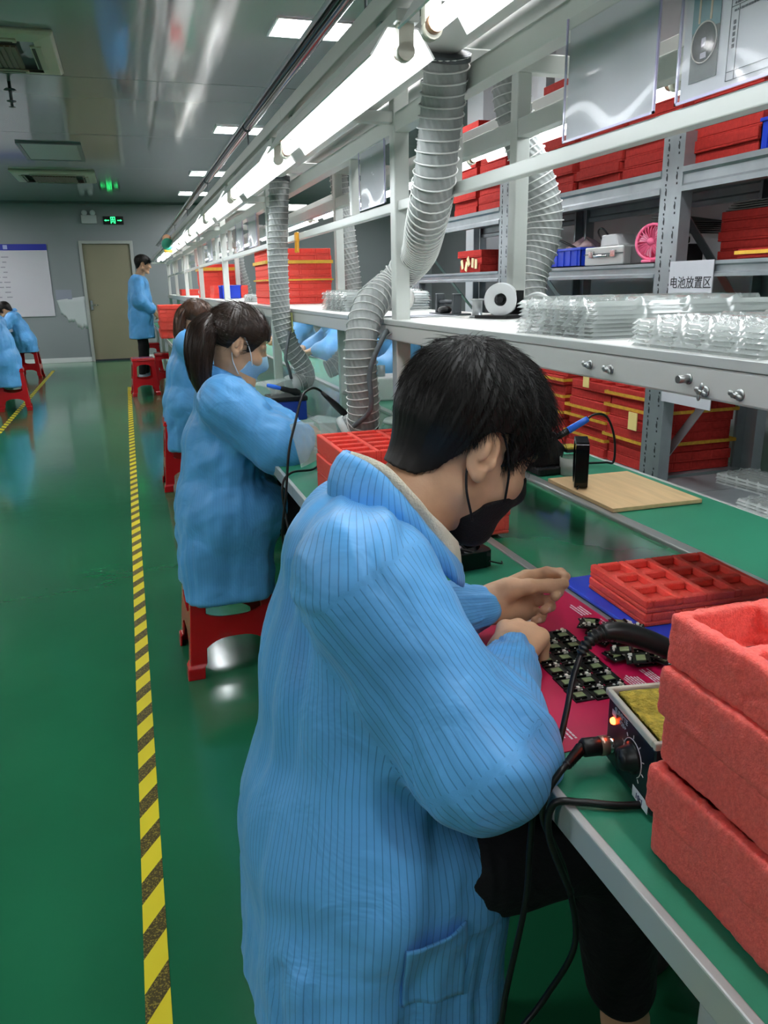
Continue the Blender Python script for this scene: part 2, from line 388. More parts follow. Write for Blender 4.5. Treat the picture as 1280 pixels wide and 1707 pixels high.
for a, b_ in (((-.93, 9.53, CEIL-.018), (-.89, 10.7, CEIL)), ((-.33, 9.53, CEIL-.018), (-.29, 10.7, CEIL)), ((-.89, 9.53, CEIL-.018), (-.33, 9.57, CEIL)), ((-.89, 10.66, CEIL-.018), (-.33, 10.7, CEIL))): mb.box(a, b_)
obj('hatch_frame', mb, mat('hatch_frame_grey', '777c80', .35, metal=.3), t)
obj('hatch_door', MB().box((-.888, 9.572, CEIL-.012), (-.332, 10.658, CEIL-.001)), mat('hatch_grey', 'b2b5b4', .3), t)
t = thing('sprinkler', 'small dark sprinkler head hanging from the ceiling beside the near air conditioner', 'sprinkler', (-.66, 6.95, CEIL))
obj('drop_pipe', MB().cyl((-.66, 6.95, CEIL), (-.66, 6.95, CEIL-.13), .012), M_STEELD, t)
obj('escutcheon', MB().lathe([(.0, .05), (.035, .05), (.045, .058), (.0, .06)], (-.66, 6.95, CEIL), (0, 0, -1)), M_STEELD, t)
obj('deflector', MB().lathe([(0, .13), (.034, .13), (.034, .135), (.01, .14), (.012, .17), (.026, .172), (0, .176)], (-.66, 6.95, CEIL), (0, 0, -1), 12), M_STEELD, t)
# exit sign and emergency light on the end wall
t = thing('exit_sign', 'glowing green running man exit sign above the khaki door', 'exit sign', (-.07, YE, 2.42))
obj('housing', MB().box((-.245, YE-.03, 2.415), (.105, YE-.001, 2.555)), M_BLACK, t, bevel=.005)
M_GLOW = mat('green_glow', '28e070', .5, emit=2.2)
mb = MB(); mb.box((-.115, YE-.033, 2.43), (-.105, YE-.0305, 2.54)); mb.box((-.045, YE-.033, 2.43), (-.035, YE-.0305, 2.54)); mb.box((-.115, YE-.033, 2.535), (-.035, YE-.0305, 2.545))
obj('door_pictogram', mb, M_GLOW, t)
mb = MB(); yy = YE-.033
mb.ellip((-.078, yy, 2.524), (.010, .002, .010), None, 10, 6)
for a, b_ in (((-.080, 2.512), (-.074, 2.478)), ((-.080, 2.508), (-.055, 2.492)), ((-.080, 2.506), (-.100, 2.492)), ((-.074, 2.480), (-.056, 2.456)), ((-.056, 2.456), (-.062, 2.436)), ((-.074, 2.480), (-.094, 2.455)), ((-.094, 2.455), (-.108, 2.452))):
    mb.bar((a[0], yy, a[1]), (b_[0], yy, b_[1]), .009, .002, (0, 1, 0.001))
obj('running_figure', mb, M_GLOW, t)
mb = MB(); mb.bar((-.14, yy, 2.485), (-.20, yy, 2.485), .012, .002, (0, 1, 0.001)); mb.prism([(-.225, 2.485), (-.195, 2.467), (-.195, 2.503)], (0, yy, 0), (1, 0, 0), (0, 0, 1), .002)
mb.bar((.0, yy, 2.485), (.055, yy, 2.485), .012, .002, (0, 1, 0.001)); mb.prism([(.08, 2.485), (.05, 2.503), (.05, 2.467)], (0, yy, 0), (1, 0, 0), (0, 0, 1), .002)
obj('arrow', mb, M_GLOW, t)
t = thing('emergency_light', 'white twin-lamp emergency light on the wall left of the green exit sign', 'emergency light', (-.48, YE, 2.43))
obj('case', MB().box((-.61, YE-.06, 2.43), (-.35, YE-.001, 2.57)), mat('offwhite_plastic', 'c3c5c7', .4), t, bevel=.008)
for x in (-.55, -.41):
    obj('lamp_head', MB().lathe([(0, 0), (.045, 0), (.05, .02), (.03, .06), (0, .065)], (x, YE-.05, 2.61), (0, 1, 0), 14), mat('lamp_lens', 'd8dde0', .2), t)
# notice board under clear film
t = thing('notice_board', 'large notice board with a blue header under shiny clear film on the end wall', 'notice board', (-1.95, YE, .85))
obj('board', MB().box((-2.75, YE-.02, .84), (-1.25, YE-.001, 2.085)), mat('notice_grey', 'c3bfca', .5), t, bevel=.003)
obj('header', MB().box((-2.75, YE-.024, 1.98), (-1.25, YE-.0205, 2.085)), mat('header_blue', '2430a0', .4), t)
obj('header_mark', MB().box((-1.96, YE-.027, 2.0), (-1.89, YE-.0245, 2.07)), mat('mark_pale', 'a8aee0', .5), t)
mb = MB(); R5 = random.Random(5)
for i in range(9):
    z = 1.86-.085*i
    for k in range(3):
        x = -2.3+.14*k+R5.uniform(-.02, .02); mb.box((x, YE-.0225, z), (x+R5.uniform(.06, .12), YE-.0205, z+.018))
obj('printed_lines', mb, mat('faint_print', '8b8794', .7), t)
def film(u, v):
    x = -2.74+1.48*u; z = .85+1.12*v
    return (x, YE-.032-.006*math.sin(9*u+5*v*math.sin(3*u))-.005*math.sin(23*v+11*u+3*math.sin(8*v)), z)
obj('clear_film', MB().sheet(film, 60, 46), mat('film', 'ffffff', .12, alpha=.18, spec=1.), t)
# leftover paper scraps on the wall
def scrap(u, v):
    x = -1.20+.5*u; zt = 1.12+.06*u; zb = .86-.26*min(1, u*1.3)+.03*math.sin(17*u)+.02*math.sin(41*u)
    return (x+.05*(1-v)*(1-u), YE-.004-.003*math.sin(9*u), zb+(zt-zb)*v)
o = obj('paper_scrap', MB().sheet(scrap, 30, 6), mat('grey_white_paper', 'b9c0c2', .6), loc=(-.95, YE, .8), solid=.002); tag(o, 'torn white paper left stuck on the wall between notice board and khaki door', 'paper')
o = obj('wall_notice', MB().box((-1.20, YE-.004, 1.13), (-.93, YE-.001, 1.30)), mat('lilac_grey', '8f93a3', .5), loc=(-1.05, YE, 1.13)); tag(o, 'small faded lilac notice above the torn paper on the end wall', 'notice')
# ================================================================== workbench line
PY0 = 2.05; PITCH = 1.92; NSEC = 7
M_BELT = mat('green_belt', '1f7d55', .16, spec=.5, coat=.35, var=.06, vscale=4)
M_TRIM = mat('table_edge_aluminium', 'c3c6c4', .3, metal=.3)
M_LAMIN = mat('laminate_white', 'e3e4e0', .4)
def build_bench(y0, y1):
    t = thing('assembly_workbench', '', 'workbench', (.87, (y0+y1)/2, 0), 'sections of the workbench line')
    obj('front_tabletop', MB().box((.395, y0, .718), (.68, y1, .75)), M_GREENMAT, t)
    obj('front_edge_band', MB().box((.384, y0, .716), (.395, y1, .7515)), M_TRIM, t, bevel=.002)
    obj('rear_tabletop', MB().box((1.06, y0, .718), (1.345, y1, .75)), M_GREENMAT, t)
    obj('rear_edge_band', MB().box((1.345, y0, .716), (1.357, y1, .7515)), M_TRIM, t, bevel=.002)
    obj('conveyor_belt', MB().box((.70, y0, .722), (1.03, y1, .742)), M_BELT, t)
    mb = MB()
    for x0, x1 in ((.682, .703), (1.028, 1.06)):
        mb.box((x0, y0, .66), (x1, y1, .751)); 
    obj('conveyor_rail', mb, mat('rail_aluminium', '9a9d9b', .32, metal=.4), t, bevel=.003)
    mb = MB(); mb.box((.705, y0+.01, .6), (1.025, y1-.01, .70))
    obj('conveyor_bed', mb, M_STEELD, t)
    for x in (.70, 1.04):
        obj('post', MB().box((x-.02, y1-.04, 0), (x+.02, y1, 1.80)), M_WHITE, t, bevel=.003)
        obj('top_rail', MB().box((x-.018, y0, 1.645), (x+.018, y1-.04, 1.69)), M_WHITE, t, bevel=.002)
        if x < .9: obj('document_rail', MB().box((x-.012, y0, 1.462), (x+.012, y1-.04, 1.486)), M_WHITE, t, bevel=.002)
        for f in (.21, .80) if x < .9 else ():
            obj('rail_strut', MB().box((x-.013, y0+f*PITCH-.013, 1.486), (x+.013, y0+f*PITCH+.013, 1.645)), M_WHITE, t, bevel=.002)
    obj('cross_beam', MB().box((.60, y1-.04, 1.80), (1.31, y1, 1.845)), M_WHITE, t, bevel=.003)
    for x, z in ((.42, 1.6665), (1.225, 1.765)):
        obj('lamp_beam', MB().box((x-.017, y0, z), (x+.017, y1, z+.03)), M_FASCIA, t, bevel=.002)
    obj('lamp_arm', MB().box((.437, y1-.035, 1.668), (.68, y1-.005, 1.694)), M_WHITE, t, bevel=.002)
    obj('shelf_board', MB().box((.672, y0, 1.178), (1.068, y1, 1.19)), M_LAMIN, t)
    for x0, x1 in ((.662, .684), (1.056, 1.078)):
        obj('shelf_fascia', MB().box((x0, y0, 1.138), (x1, y1, 1.177)), M_FASCIA, t, bevel=.003)
    obj('shelf_board_edge', MB().box((.660, y0, 1.1775), (.672, y1, 1.1905)), M_TRIM, t, bevel=.001)
    mb = MB()
    for x in (.44, 1.30): mb.box((x-.02, y1-.04, 0), (x+.02, y1, .716))
    mb.box((.44, y1-.035, .66), (1.30, y1-.005, .70)); mb.box((.44, y1-.035, .10), (1.30, y1-.005, .13))
    obj('leg_frame', mb, M_WHITE, t, bevel=.002)
    return t
bench0 = build_bench(PY0-PITCH, PY0)
blab = ['nearest section of the white workbench line, where the striped-coat worker sits',
        'second section of the workbench line, where the woman with the long ponytail sits',
        'third section of the workbench line, where the brown-haired woman sits',
        'fourth section of the workbench line, behind the brown-haired woman',
        'fifth section of the workbench line, carrying the red tray stack at its front edge',
        'sixth section of the workbench line, just before the standing man',
        'last section of the workbench line, nearest the end wall']
benches = [bench0]; bench0['label'] = blab[0]
for k in range(1, NSEC):
    benches.append(dup(bench0, None, (.87, PY0-PITCH/2+PITCH*k, 0), None, blab[k]))
# clamp bolts through the near fascia
for (y, z, kind) in ((1.04, 1.170, 1), (.985, 1.168, 1), (.815, 1.172, 0), (.783, 1.160, 2), (.725, 1.163, 1)):
    mb = MB(); x = .662; z -= .012
    mb.cyl((x, y, z), (x-(.017 if kind == 0 else .012), y, z), .003 if kind else .005, 10)
    mb.lathe([(0, 0), (.007, 0), (.007, .0015), (0, .0015)], (x, y, z), (-1, 0, 0), 14)
    if kind:
        mb.lathe([(0, .002), (.005, .002), (.0043, .008), (0, .009)], (x, y, z), (-1, 0, 0), 10)
        for s in (-1, 1):
            mb.ellip((x-.008, y+s*.0065, z+s*.002), (.002, .005, .0036), None, 8, 6)
    if kind == 2:
        for s in (-1, 1): mb.ellip((x-.008, y-s*.002, z+s*.0065), (.002, .0033, .005), None, 8, 6)
    obj('wing_bolt' if kind else 'bolt', mb, mat('zinc_bolt', 'a6a8a8', .35, metal=.9), bench0)
# grey drawer cabinet under the near end
t = thing('under_bench_cabinet', 'light grey steel cabinet standing under the near right end of the bench', 'cabinet', (.62, .15, 0))
obj('body', MB().box((.43, -.25, .03), (.84, .44, .655)), mat('cabinet_grey', 'aab0b2', .4, var=.02), t, bevel=.004)
obj('plinth', MB().box((.45, -.24, 0), (.83, .43, .03)), M_STEELD, t)
for k in range(3):
    dr = obj('drawer', MB().box((.424, -.235, .06+.197*k), (.4299, .19, .245+.197*k)), mat('cabinet_grey', 'aab0b2'), t, bevel=.002)
    obj('handle', MB().bar((.418, -.09, .2+.197*k), (.418, .05, .2+.197*k), .01, .012), M_CHROME, dr)

# exhaust duct
M_PVC = mat('white_pvc', 'd4d6d2', .35, var=.03, vscale=3)
o = obj('exhaust_duct', MB().tube([(.632, -.6+.5*i, 1.745) for i in range(30)], .046, 28), M_PVC, loc=(.632, 0, 1.7))
tag(o, 'long white exhaust duct running over the workbench line behind the tube lamps', 'duct')
o = obj('exhaust_duct', MB().tube([(1.06, -.6+.5*i, 1.907) for i in range(30)], .055, 24), M_PVC, loc=(1.06, 0, 1.9))
tag(o, 'white exhaust duct along the rear posts of the workbench line', 'duct')

# fluorescent lamps
M_TUBE = mat('lit_tube', 'f6fbff', .4, emit=TUBE_E)
M_REFL = mat('lamp_reflector', 'f4f5f3', .3)
M_SOCK = mat('lamp_socket', 'b7b5a6', .4)
def lamp(x, y0, z, k_, top):
    L = 1.16*k_
    t = thing('tube_lamp', '', 'tube lamp', (x, y0+L/2, z))
    pr = [(-.062, -.009), (-.030, .038), (.030, .038), (.062, -.009), (.059, -.011), (.0285, .035), (-.0285, .035), (-.059, -.011)]
    pr = [(a*k_, b*k_) for a, b in pr]; e = .03*k_
    mb = MB(); n = len(pr)
    vs = [(x+a, y, z+b) for y in (y0+e, y0+L-e) for a, b in pr]
    mb.add(vs, [(i, (i+1) % n, n+(i+1) % n, n+i) for i in range(n)]); mb.f += [(0, 1, 2, 5, 6, 7), (2, 3, 4, 5), (n+7, n+6, n+5, n+2, n+1, n+0), (n+5, n+4, n+3, n+2)]; mb.sm += [False]*4
    obj('reflector', mb, M_REFL, t)
    zt_ = z+.0385*k_
    obj('spine', MB().box((x-.022*k_, y0, zt_), (x+.022*k_, y0+L, zt_+.02*k_)), M_WHITE, t, bevel=.002)
    obj('tube', MB().cyl((x, y0+.045*k_, z), (x, y0+L-.045*k_, z), .0135*k_, 14), M_TUBE, t)
    for y, s in ((y0+.02*k_, 1), (y0+L-.02*k_, -1)):
        k = MB(); k.box((x-.014*k_, y-.008, z-.004), (x+.014*k_, y+.008, zt_)); k.cyl((x, y-.008, z-.004), (x, y+.008, z-.004), .016*k_, 14)
        so = obj('socket', k, M_SOCK, t)
        obj('end_cap', MB().cyl((x, y+s*.008, z), (x, y+s*.026*k_, z), .0145*k_, 14), mat('copper_cap', 'a98268', .35, metal=.6), so)
    for y in (y0+.12, y0+L-.12):
        obj('hanger', MB().box((x-.006, y-.012, zt_+.02*k_), (x+.006, y+.012, top)), M_STEEL, t)
    return t
KF = .8077
L0 = lamp(.42, .20*KF, 1.6055, KF, 1.6663)
ordw = ['nearest', 'second', 'third', 'fourth', 'fifth', 'sixth', 'seventh', 'eighth', 'ninth', 'tenth']
L0['label'] = 'nearest bright tube lamp of the aisle-side row, cut by the top of the photo'; L0['group'] = 'tube lamps on the aisle side'
dup(L0, None, (.42, (-.47)*KF, 1.6055), None, 'added tube lamp past the near end of the aisle-side row, unseen above the camera')  # unseen lamp added to brighten the near tray stack
for k in range(1, 10):
    dup(L0, None, (.42, (.78+1.25*k)*KF, 1.6055), None, f'bright tube lamp of the aisle-side row, {ordw[k]} along the line from the near end')
R0 = lamp(1.225, .37, 1.705, 1., 1.7645)
R0['label'] = 'nearest bright tube lamp of the rear row, behind the hanging documents'; R0['group'] = 'tube lamps on the rear side'
for k in range(1, 10):
    dup(R0, None, (1.225, .95+1.25*k, 1.705), None, f'bright tube lamp of the rear row behind the posts, {ordw[k]} from the near end', 'tube lamps on the rear side')

# black conduit above the lamps
t = thing('cable_conduit', 'long black cable conduit under the ceiling parallel to the tube lamps', 'conduit', (.62, 7, 2.0))
obj('pipe', MB().tube([(.62, -1+.5*i, 2.0) for i in range(32)], .025, 14), M_BLACKG, t)
obj('thin_pipe', MB().tube([(.585, -1+.5*i, 1.995) for i in range(32)], .006, 10), M_STEEL, t)
for k in range(7):
    y = PY0-.02+PITCH*k
    mb = MB(); mb.lathe([(.0255, -.012), (.0275, -.012), (.0275, .012), (.0255, .012)], (.62, y, 2.0), (0, 1, 0), 14); mb.cyl((.62, y, 1.846), (.62, y, 1.976), .004, 6)
    obj('stand_off', mb, M_STEELD, t)

# ---------------------------------------------------------------- flexible hoses
def hose_mat(nm, col):
    return mat(nm, col, .5, var=.08, vscale=30, spec=.5, sheen=.1)
M_HOSE = hose_mat('grey_fabric_hose', '969a98')
def hose_mesh(ctrl, r, pitch=.021, twist=8, sharp=1.0):
    P = spline(ctrl, 40); d = [0.]
    for a, b in zip(P[:-1], P[1:]): d.append(d[-1]+float(np.linalg.norm(b-a)))
    L = d[-1]; n = int(L/pitch*10); s = np.linspace(0, L, n); A = np.array(P)
    Q = [np.array([np.interp(x, d, A[:, k]) for k in range(3)]) for x in s]
    def rf(i, a):
        ph = (s[i]/pitch) % 1.; k = abs(ph-.5)*2          # 1 at the wire, 0 between
        w = 0; q = math.sin(twist*a+s[i]/pitch*2.1+.6*math.sin(2*a+s[i]*9))
        return r*(.915+.125*w+.05*(1-w)*(1-2*abs(q))*sharp*(.7+.3*math.sin(a*3+s[i]*20)))
    return MB().tube(Q, r, 72, True, True, rfun=rf)
def scoop(mb, a, b, w0, w1, h0, h1, up=(0, 0, 1)):
    """open tapered hood from a (wide mouth) to b (hose end), thin walls"""
    a = Vector(a); b = Vector(b); d = (b-a).normalized(); x = d.cross(Vector(up)).normalized(); u = x.cross(d)
    ring = lambda p, w, h: [p-x*w-u*h, p+x*w-u*h, p+x*w+u*h, p-x*w+u*h]
    vs = ring(a, w0, h0)+ring(a+(b-a)*.7, w1*1.15, h1*1.2)+ring(b, w1, h1)
    fs = [(4*j+i, 4*j+(i+1) % 4, 4*j+4+(i+1) % 4, 4*j+4+i) for j in range(2) for i in range(4)]
    mb.add(vs, fs); return mb
def hose(label, ctrl, r, hood=None, arm=None, pitch=.021, group='fume hoses along the bench'):
    t = thing('fume_hose', label, 'hose', tuple(ctrl[-1]), group)
    obj('corrugated_tube', hose_mesh(ctrl, r, pitch), M_HOSE, t)
    P = np.array(spline(ctrl, 40)); d = np.concatenate([[0], np.cumsum(np.linalg.norm(np.diff(P, axis=0), axis=1))]); nt_ = int(d[-1]/pitch*20); hp_ = []; u_ = None
    for i in range(nt_):
        s_ = d[-1]*i/nt_; c_ = np.array([np.interp(s_, d, P[:, k]) for k in range(3)]); e_ = np.array([np.interp(min(s_+.004, d[-1]), d, P[:, k]) for k in range(3)])-np.array([np.interp(max(s_-.004, 0), d, P[:, k]) for k in range(3)]); e_ /= np.linalg.norm(e_)
        u_ = (np.cross(e_, [.3, .9, .2]) if u_ is None else u_); u_ = u_-e_*np.dot(u_, e_); u_ /= np.linalg.norm(u_); v_ = np.cross(e_, u_); a_ = 2*pi*s_/pitch
        hp_.append(c_+(u_*math.cos(a_)+v_*math.sin(a_))*r*1.005)
    obj('wire_coil', MB().tube(hp_, .0017, 5), mat('hose_wire', 'd3d5d2', .4), t)
    obj('collar', MB().tube([ctrl[0], (V3(ctrl[0])+(V3(ctrl[1])-V3(ctrl[0]))*.12)], r*1.03, 24), M_STEELD, t)
    if hood:
        mb = MB(); scoop(mb, *hood); h = obj('clear_hood', mb, mat('hood_acrylic', 'dfe8e6', .05, alpha=.32, spec=1.), t, solid=.005)
        e = V3(hood[1]); c = V3(ctrl[-1])
        obj('hood_flange', MB().tube([c, c+(e-c)*.5, e], [r*1.02, r*1.05, r*1.02], 24), mat('frosted_plastic', 'd9dedd', .25, alpha=.8), t)
    if arm:
        obj('support_arm', MB().tube(spline(arm, 8), .007, 10), mat('grey_cable', '5a6064', .4), t)
    return t
hose('large near grey fume hose passing behind the tall post by the seated man',
     [(.634, 1.55, 1.705), (.640, 1.59, 1.62), (.645, 1.65, 1.48), (.672, 1.77, 1.405), (.735, 1.98, 1.36), (.752, 2.12, 1.325), (.71, 2.155, 1.275), (.635, 2.10, 1.225), (.598, 2.06, 1.15), (.592, 2.06, 1.06), (.60, 2.07, .97), (.60, 2.09, .905), (.575, 2.12, .885)], .046,
     hood=((.470, 2.20, .845), (.558, 2.125, .874), .085, .04, .062, .036), arm=[(.66, 2.03, 1.16), (.64, 2.0, 1.15), (.60, 2.0, 1.06), (.60, 2.0, .96), (.565, 2.05, .905)])
hose('grey fume hose bulging beside the rear post, ending behind the clear trays',
     [(1.075, 2.17, 1.85), (1.085, 2.17, 1.76), (1.12, 2.17, 1.66), (1.17, 2.17, 1.56), (1.20, 2.17, 1.47), (1.19, 2.17, 1.38), (1.155, 2.165, 1.30), (1.145, 2.15, 1.24), (1.145, 2.13, 1.16), (1.145, 2.12, 1.05)], .054)
hose('grey fume hose above the ponytailed woman\'s bench, ending in a clear hood',
     [(.64, 3.34, 1.71), (.628, 3.34, 1.55), (.618, 3.34, 1.40), (.615, 3.34, 1.25), (.622, 3.34, 1.13), (.65, 3.34, 1.03), (.70, 3.345, .95), (.71, 3.34, .895), (.665, 3.33, .878)], .042,
     hood=((.50, 3.27, .845), (.63, 3.32, .87), .085, .036, .04, .03), arm=[(.64, 3.29, 1.1), (.612, 3.26, 1.0), (.62, 3.26, .96), (.635, 3.28, .905)], pitch=.023)
hose('long grey fume hose behind the shelf, bending down to the rear bench',
     [(1.09, 4.12, 1.86), (1.10, 4.12, 1.74), (1.12, 4.12, 1.6), (1.135, 4.12, 1.45), (1.15, 4.12, 1.32), (1.155, 4.10, 1.18), (1.13, 4.04, 1.05), (1.08, 4.0, .95), (1.01, 3.98, .88), (.96, 3.98, .86)], .048, pitch=.026)
hose('small distant grey fume hose behind the shelf, by the fourth pair of posts', [(1.10, 8.05, 1.87), (1.10, 8.05, 1.7), (1.10, 8.05, 1.5), (1.13, 8.05, 1.36), (1.16, 8.05, 1.24), (1.17, 8.05, 1.1)], .05, pitch=.03)
# clear screens between stations
def screen(y, label):
    t = thing('clear_screen', label, 'screen', (.87, y, .75), 'clear screens across the bench')
    obj('panel', MB().box((.705, y-.002, .752), (1.03, y+.002, 1.137)), M_ACRYL, t)
    obj('edge_strip', MB().box((.70, y-.004, .752), (.706, y+.004, 1.137)), mat('screen_edge', 'cfe4dc', .2, alpha=.6), t)
screen(2.72, 'clear acrylic screen across the conveyor beside the large fume hose')
o = obj('clear_screen', MB().box((.703, 2.74, .752), (.707, 3.62, 1.137)), M_ACRYL, loc=(.705, 3.2, .752)); tag(o, 'clear acrylic sheet along the conveyor reflecting the ponytailed woman', 'screen', 'clear screens across the bench')

# ================================================================== storage rack
t = rack = thing('storage_rack', 'grey galvanised storage rack with perforated uprights behind the bench', 'rack', (2.25, 3.35, 0))
UY = [1.26, 2.66, 4.06, 5.46]; RX0, RX1 = 2.0, 2.52
for y in UY:
    for x, s in ((RX0, 1), (RX1, -1)):
        top = 1.80; w_ = .062
        pr = [(0, -w_), (.05, -w_), (.05, -w_+.014), (.004, -w_+.014), (.004, -.012), (.010, -.006), (.010, .006), (.004, .012), (.004, w_-.014), (.05, w_-.014), (.05, w_), (0, w_)]
        mb = MB(); mb.prism([(a*s, b) for a, b in pr] if s > 0 else [(a*s, b) for a, b in pr][::-1], (x, y, 0), (1, 0, 0), (0, 1, 0), top)
        up = obj('upright', mb, M_STEEL, t)
        if s > 0:
            mb = MB(); k = 0
            for i in range(34):
                z = .06+.052*i
                for dy in (-.032, .032):
                    mb.box((x-.0006, y+dy-.004, z), (x+.0004, y+dy+.004, z+.008))
                    if i % 2 == 0 or dy > 0: mb.prism([(-.004, 0), (.003, .004), (.005, .014), (.001, .022), (.004, .03), (-.003, .026), (-.005, .014)], (x-.0006, y+dy*.9, z+.016), (0, 1, 0), (0, 0, 1), .001)
            obj('slot_holes', mb, mat('slot_dark', '2c3134', .7), up)['kind'] = 'stuff'
levels = [(.455, .05), (1.315, .055), (1.635, .085)]
for ya, yb in zip(UY[:-1], UY[1:]):
    for z, h in levels:
        for x in (RX0-.004, RX1-.036):
            mb = MB(); pr = [(0, -h/2), (.04, -h/2), (.04, h/2), (0, h/2), (0, h*.28), (.008, h*.18), (.008, -h*.18), (0, -h*.28)]
            mb.prism(pr, (x, yb-.0625, z), (1, 0, 0), (0, 0, 1), yb-ya-.125)
            obj('beam', mb, M_STEEL, t)
        mb = MB(); n = 6
        for i in range(n): 
            a = ya+.02+(yb-ya-.04)*i/n; mb.box((RX0+.038, a+.002, z+h/2-.022), (RX1-.036, a+(yb-ya-.04)/n-.002, z+h/2))
        obj('shelf_panel', mb, M_STEEL, t)
for y in UY:
    obj('brace', MB().bar((RX0+.05, y+.02, .52), (RX1-.05, y+.02, 1.02), .004, .05, (0, 1, 0.01)), M_STEEL, t)
    obj('brace', MB().bar((RX0+.05, y+.02, 1.56), (RX1-.05, y+.02, 1.08), .004, .05, (0, 1, .01)), M_STEEL, t)
    obj('cross_tie', MB().box((RX0+.05, y+.012, 1.70), (RX1-.05, y+.03, 1.74)), M_STEEL, t)
    obj('cross_tie', MB().box((RX0+.05, y+.012, .14), (RX1-.05, y+.03, .18)), M_STEEL, t)
    obj('foot_plate', MB().box((RX0-.02, y-.08, 0), (RX0+.08, y+.08, .006)), M_STEELD, t)
# pale column behind the rack end
struct(obj('trim_2', MB().box((2.58, 5.62, 0), (2.74, 5.9, CEIL)).box((2.60, 4.75, 0), (2.66, 4.85, CEIL)), mat('pale_column', 'b7bcbf', .45)))
# ================================================================== foam trays
def tray_mesh(sx, sy, h, nx, ny, wall=.012, floor=.008):
    mb = MB(); mb.box((-sx/2, -sy/2, 0), (sx/2, sy/2, floor))
    cx = (sx-wall)/nx; cy = (sy-wall)/ny
    for i in range(nx+1):
        x = -sx/2+cx*i; mb.box((x, -sy/2, floor), (x+wall, sy/2, h))
    for j in range(ny+1):
        y = -sy/2+cy*j
        for i in range(nx): mb.box((-sx/2+cx*i+wall, y, floor), (-sx/2+cx*(i+1), y+wall, h))
    return mb
ORD = ['lowest', 'second up', 'third up', 'fourth up', 'fifth up', 'sixth up', 'seventh up', 'eighth up', 'ninth up', 'tenth up', 'eleventh up', 'twelfth up', 'thirteenth up']
PROTO = {}
def tray_stack(x, y, z, n, dims, m, where, group, jit=.006, rot=0., name='foam_tray', colour='red', cells=(4, 3), seed=1):
    sx, sy, h = dims; key = (dims, m.name, cells); R_ = random.Random(seed); out = []
    for k in range(n):
        lab = f"{colour} tray {'topmost' if k == n-1 else ORD[k]} in {where}"
        loc = (x+R_.uniform(-jit, jit), y+R_.uniform(-jit, jit), z+k*(h+.0006)); rz = rot+R_.uniform(-1, 1)*jit*2
        if key not in PROTO:
            o = obj(name, tray_mesh(sx, sy, h, *cells), m, loc=(0, 0, 0), bevel=.002, bseg=1); PROTO[key] = o; o.location = loc; o.rotation_euler.z = rz
            tag(o, lab, 'foam tray', group)
        else:
            o = PROTO[key].copy(); COL.objects.link(o); o.location = loc; o.rotation_euler = (0, 0, rz); o['label'] = lab; o['group'] = group
        out.append(o)
    return out
def strap_band(x, y, z0, z1, sx, sy, label, m=None, axis='z', hw=.012):
    """tape wrapped horizontally round a stack"""
    mb = MB(); e = .004
    a = [(-sx/2-e, -sy/2-e), (sx/2+e, -sy/2-e), (sx/2+e, sy/2+e), (-sx/2-e, sy/2+e)]
    vs = [(x+p, y+q, z) for z in (z0, z1) for p, q in a]
    mb.add(vs, [(i, (i+1) % 4, 4+(i+1) % 4, 4+i) for i in range(4)])
    return tag(obj('tape_band', mb, m or M_YELLOW, loc=(x, y, z0), solid=.0012), label, 'tape', 'tape bands round tray stacks')
RD = (.40, .33, .042)
zt = 1.678
for i, (y, n) in enumerate(((2.45, 12), (2.87, 11), (3.235, 11), (3.60, 12), (4.33, 11), (4.70, 12))):
    nm = ['beside the blue bin on the rack\'s top shelf', 'just past the perforated upright on the rack\'s top shelf', 'in the middle of the rack\'s top shelf', 'behind the bulging hose on the rack\'s top shelf', 'past the rear post on the rack\'s top shelf', 'at the far end of the rack\'s top shelf'][i]
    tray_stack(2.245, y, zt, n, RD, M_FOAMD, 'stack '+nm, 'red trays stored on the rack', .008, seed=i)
for i, (x, y, n) in enumerate(((2.25, 2.88, 8), (2.25, 3.22, 8), (2.25, 3.60, 9))):
    nm = ['right of centre', 'left of centre', 'nearest the man\'s head', 'behind the diagonal brace'][i]
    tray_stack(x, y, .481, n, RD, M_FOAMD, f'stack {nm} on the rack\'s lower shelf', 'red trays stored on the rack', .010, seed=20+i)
M_TAPEO = mat('ochre_tape', 'c99a2e', .55, var=.2, vscale=60)
TB_ = ((2.88, .60), (2.88, .735), (2.88, .79), (3.22, .56), (3.22, .645), (3.22, .69), (3.60, .64), (3.60, .80), (3.60, .72))
ct = {}
for (y, za) in TB_:
    nm = {2.88: 'right', 3.22: 'middle', 3.60: 'left'}[y]; ct.setdefault(y, []).append(za)
    hs = sorted(z_ for y_, z_ in TB_ if y_ == y)
    strap_band(2.25, y, za, za+.014, .43, .352, f'{["lowest", "middle", "highest"][hs.index(za)]} ochre tape band round the {nm} red stack on the lower rack shelf', M_TAPEO)
for (y, z, s) in ((2.82, .66, 1), (3.20, .80, .8)):
    o = obj('paper_tag', MB().box((2.018, y-.03*s, z), (2.022, y+.03*s, z+.075*s), Matrix.Rotation(0, 4, 'X')), mat('manila_tag', 'e6cf86', .7), loc=(2.02, y, z)); tag(o, ['small manila tag stuck on the front of the right lower red stack', 'small manila tag near the top of the left lower red stack'][s < 1], 'tag')
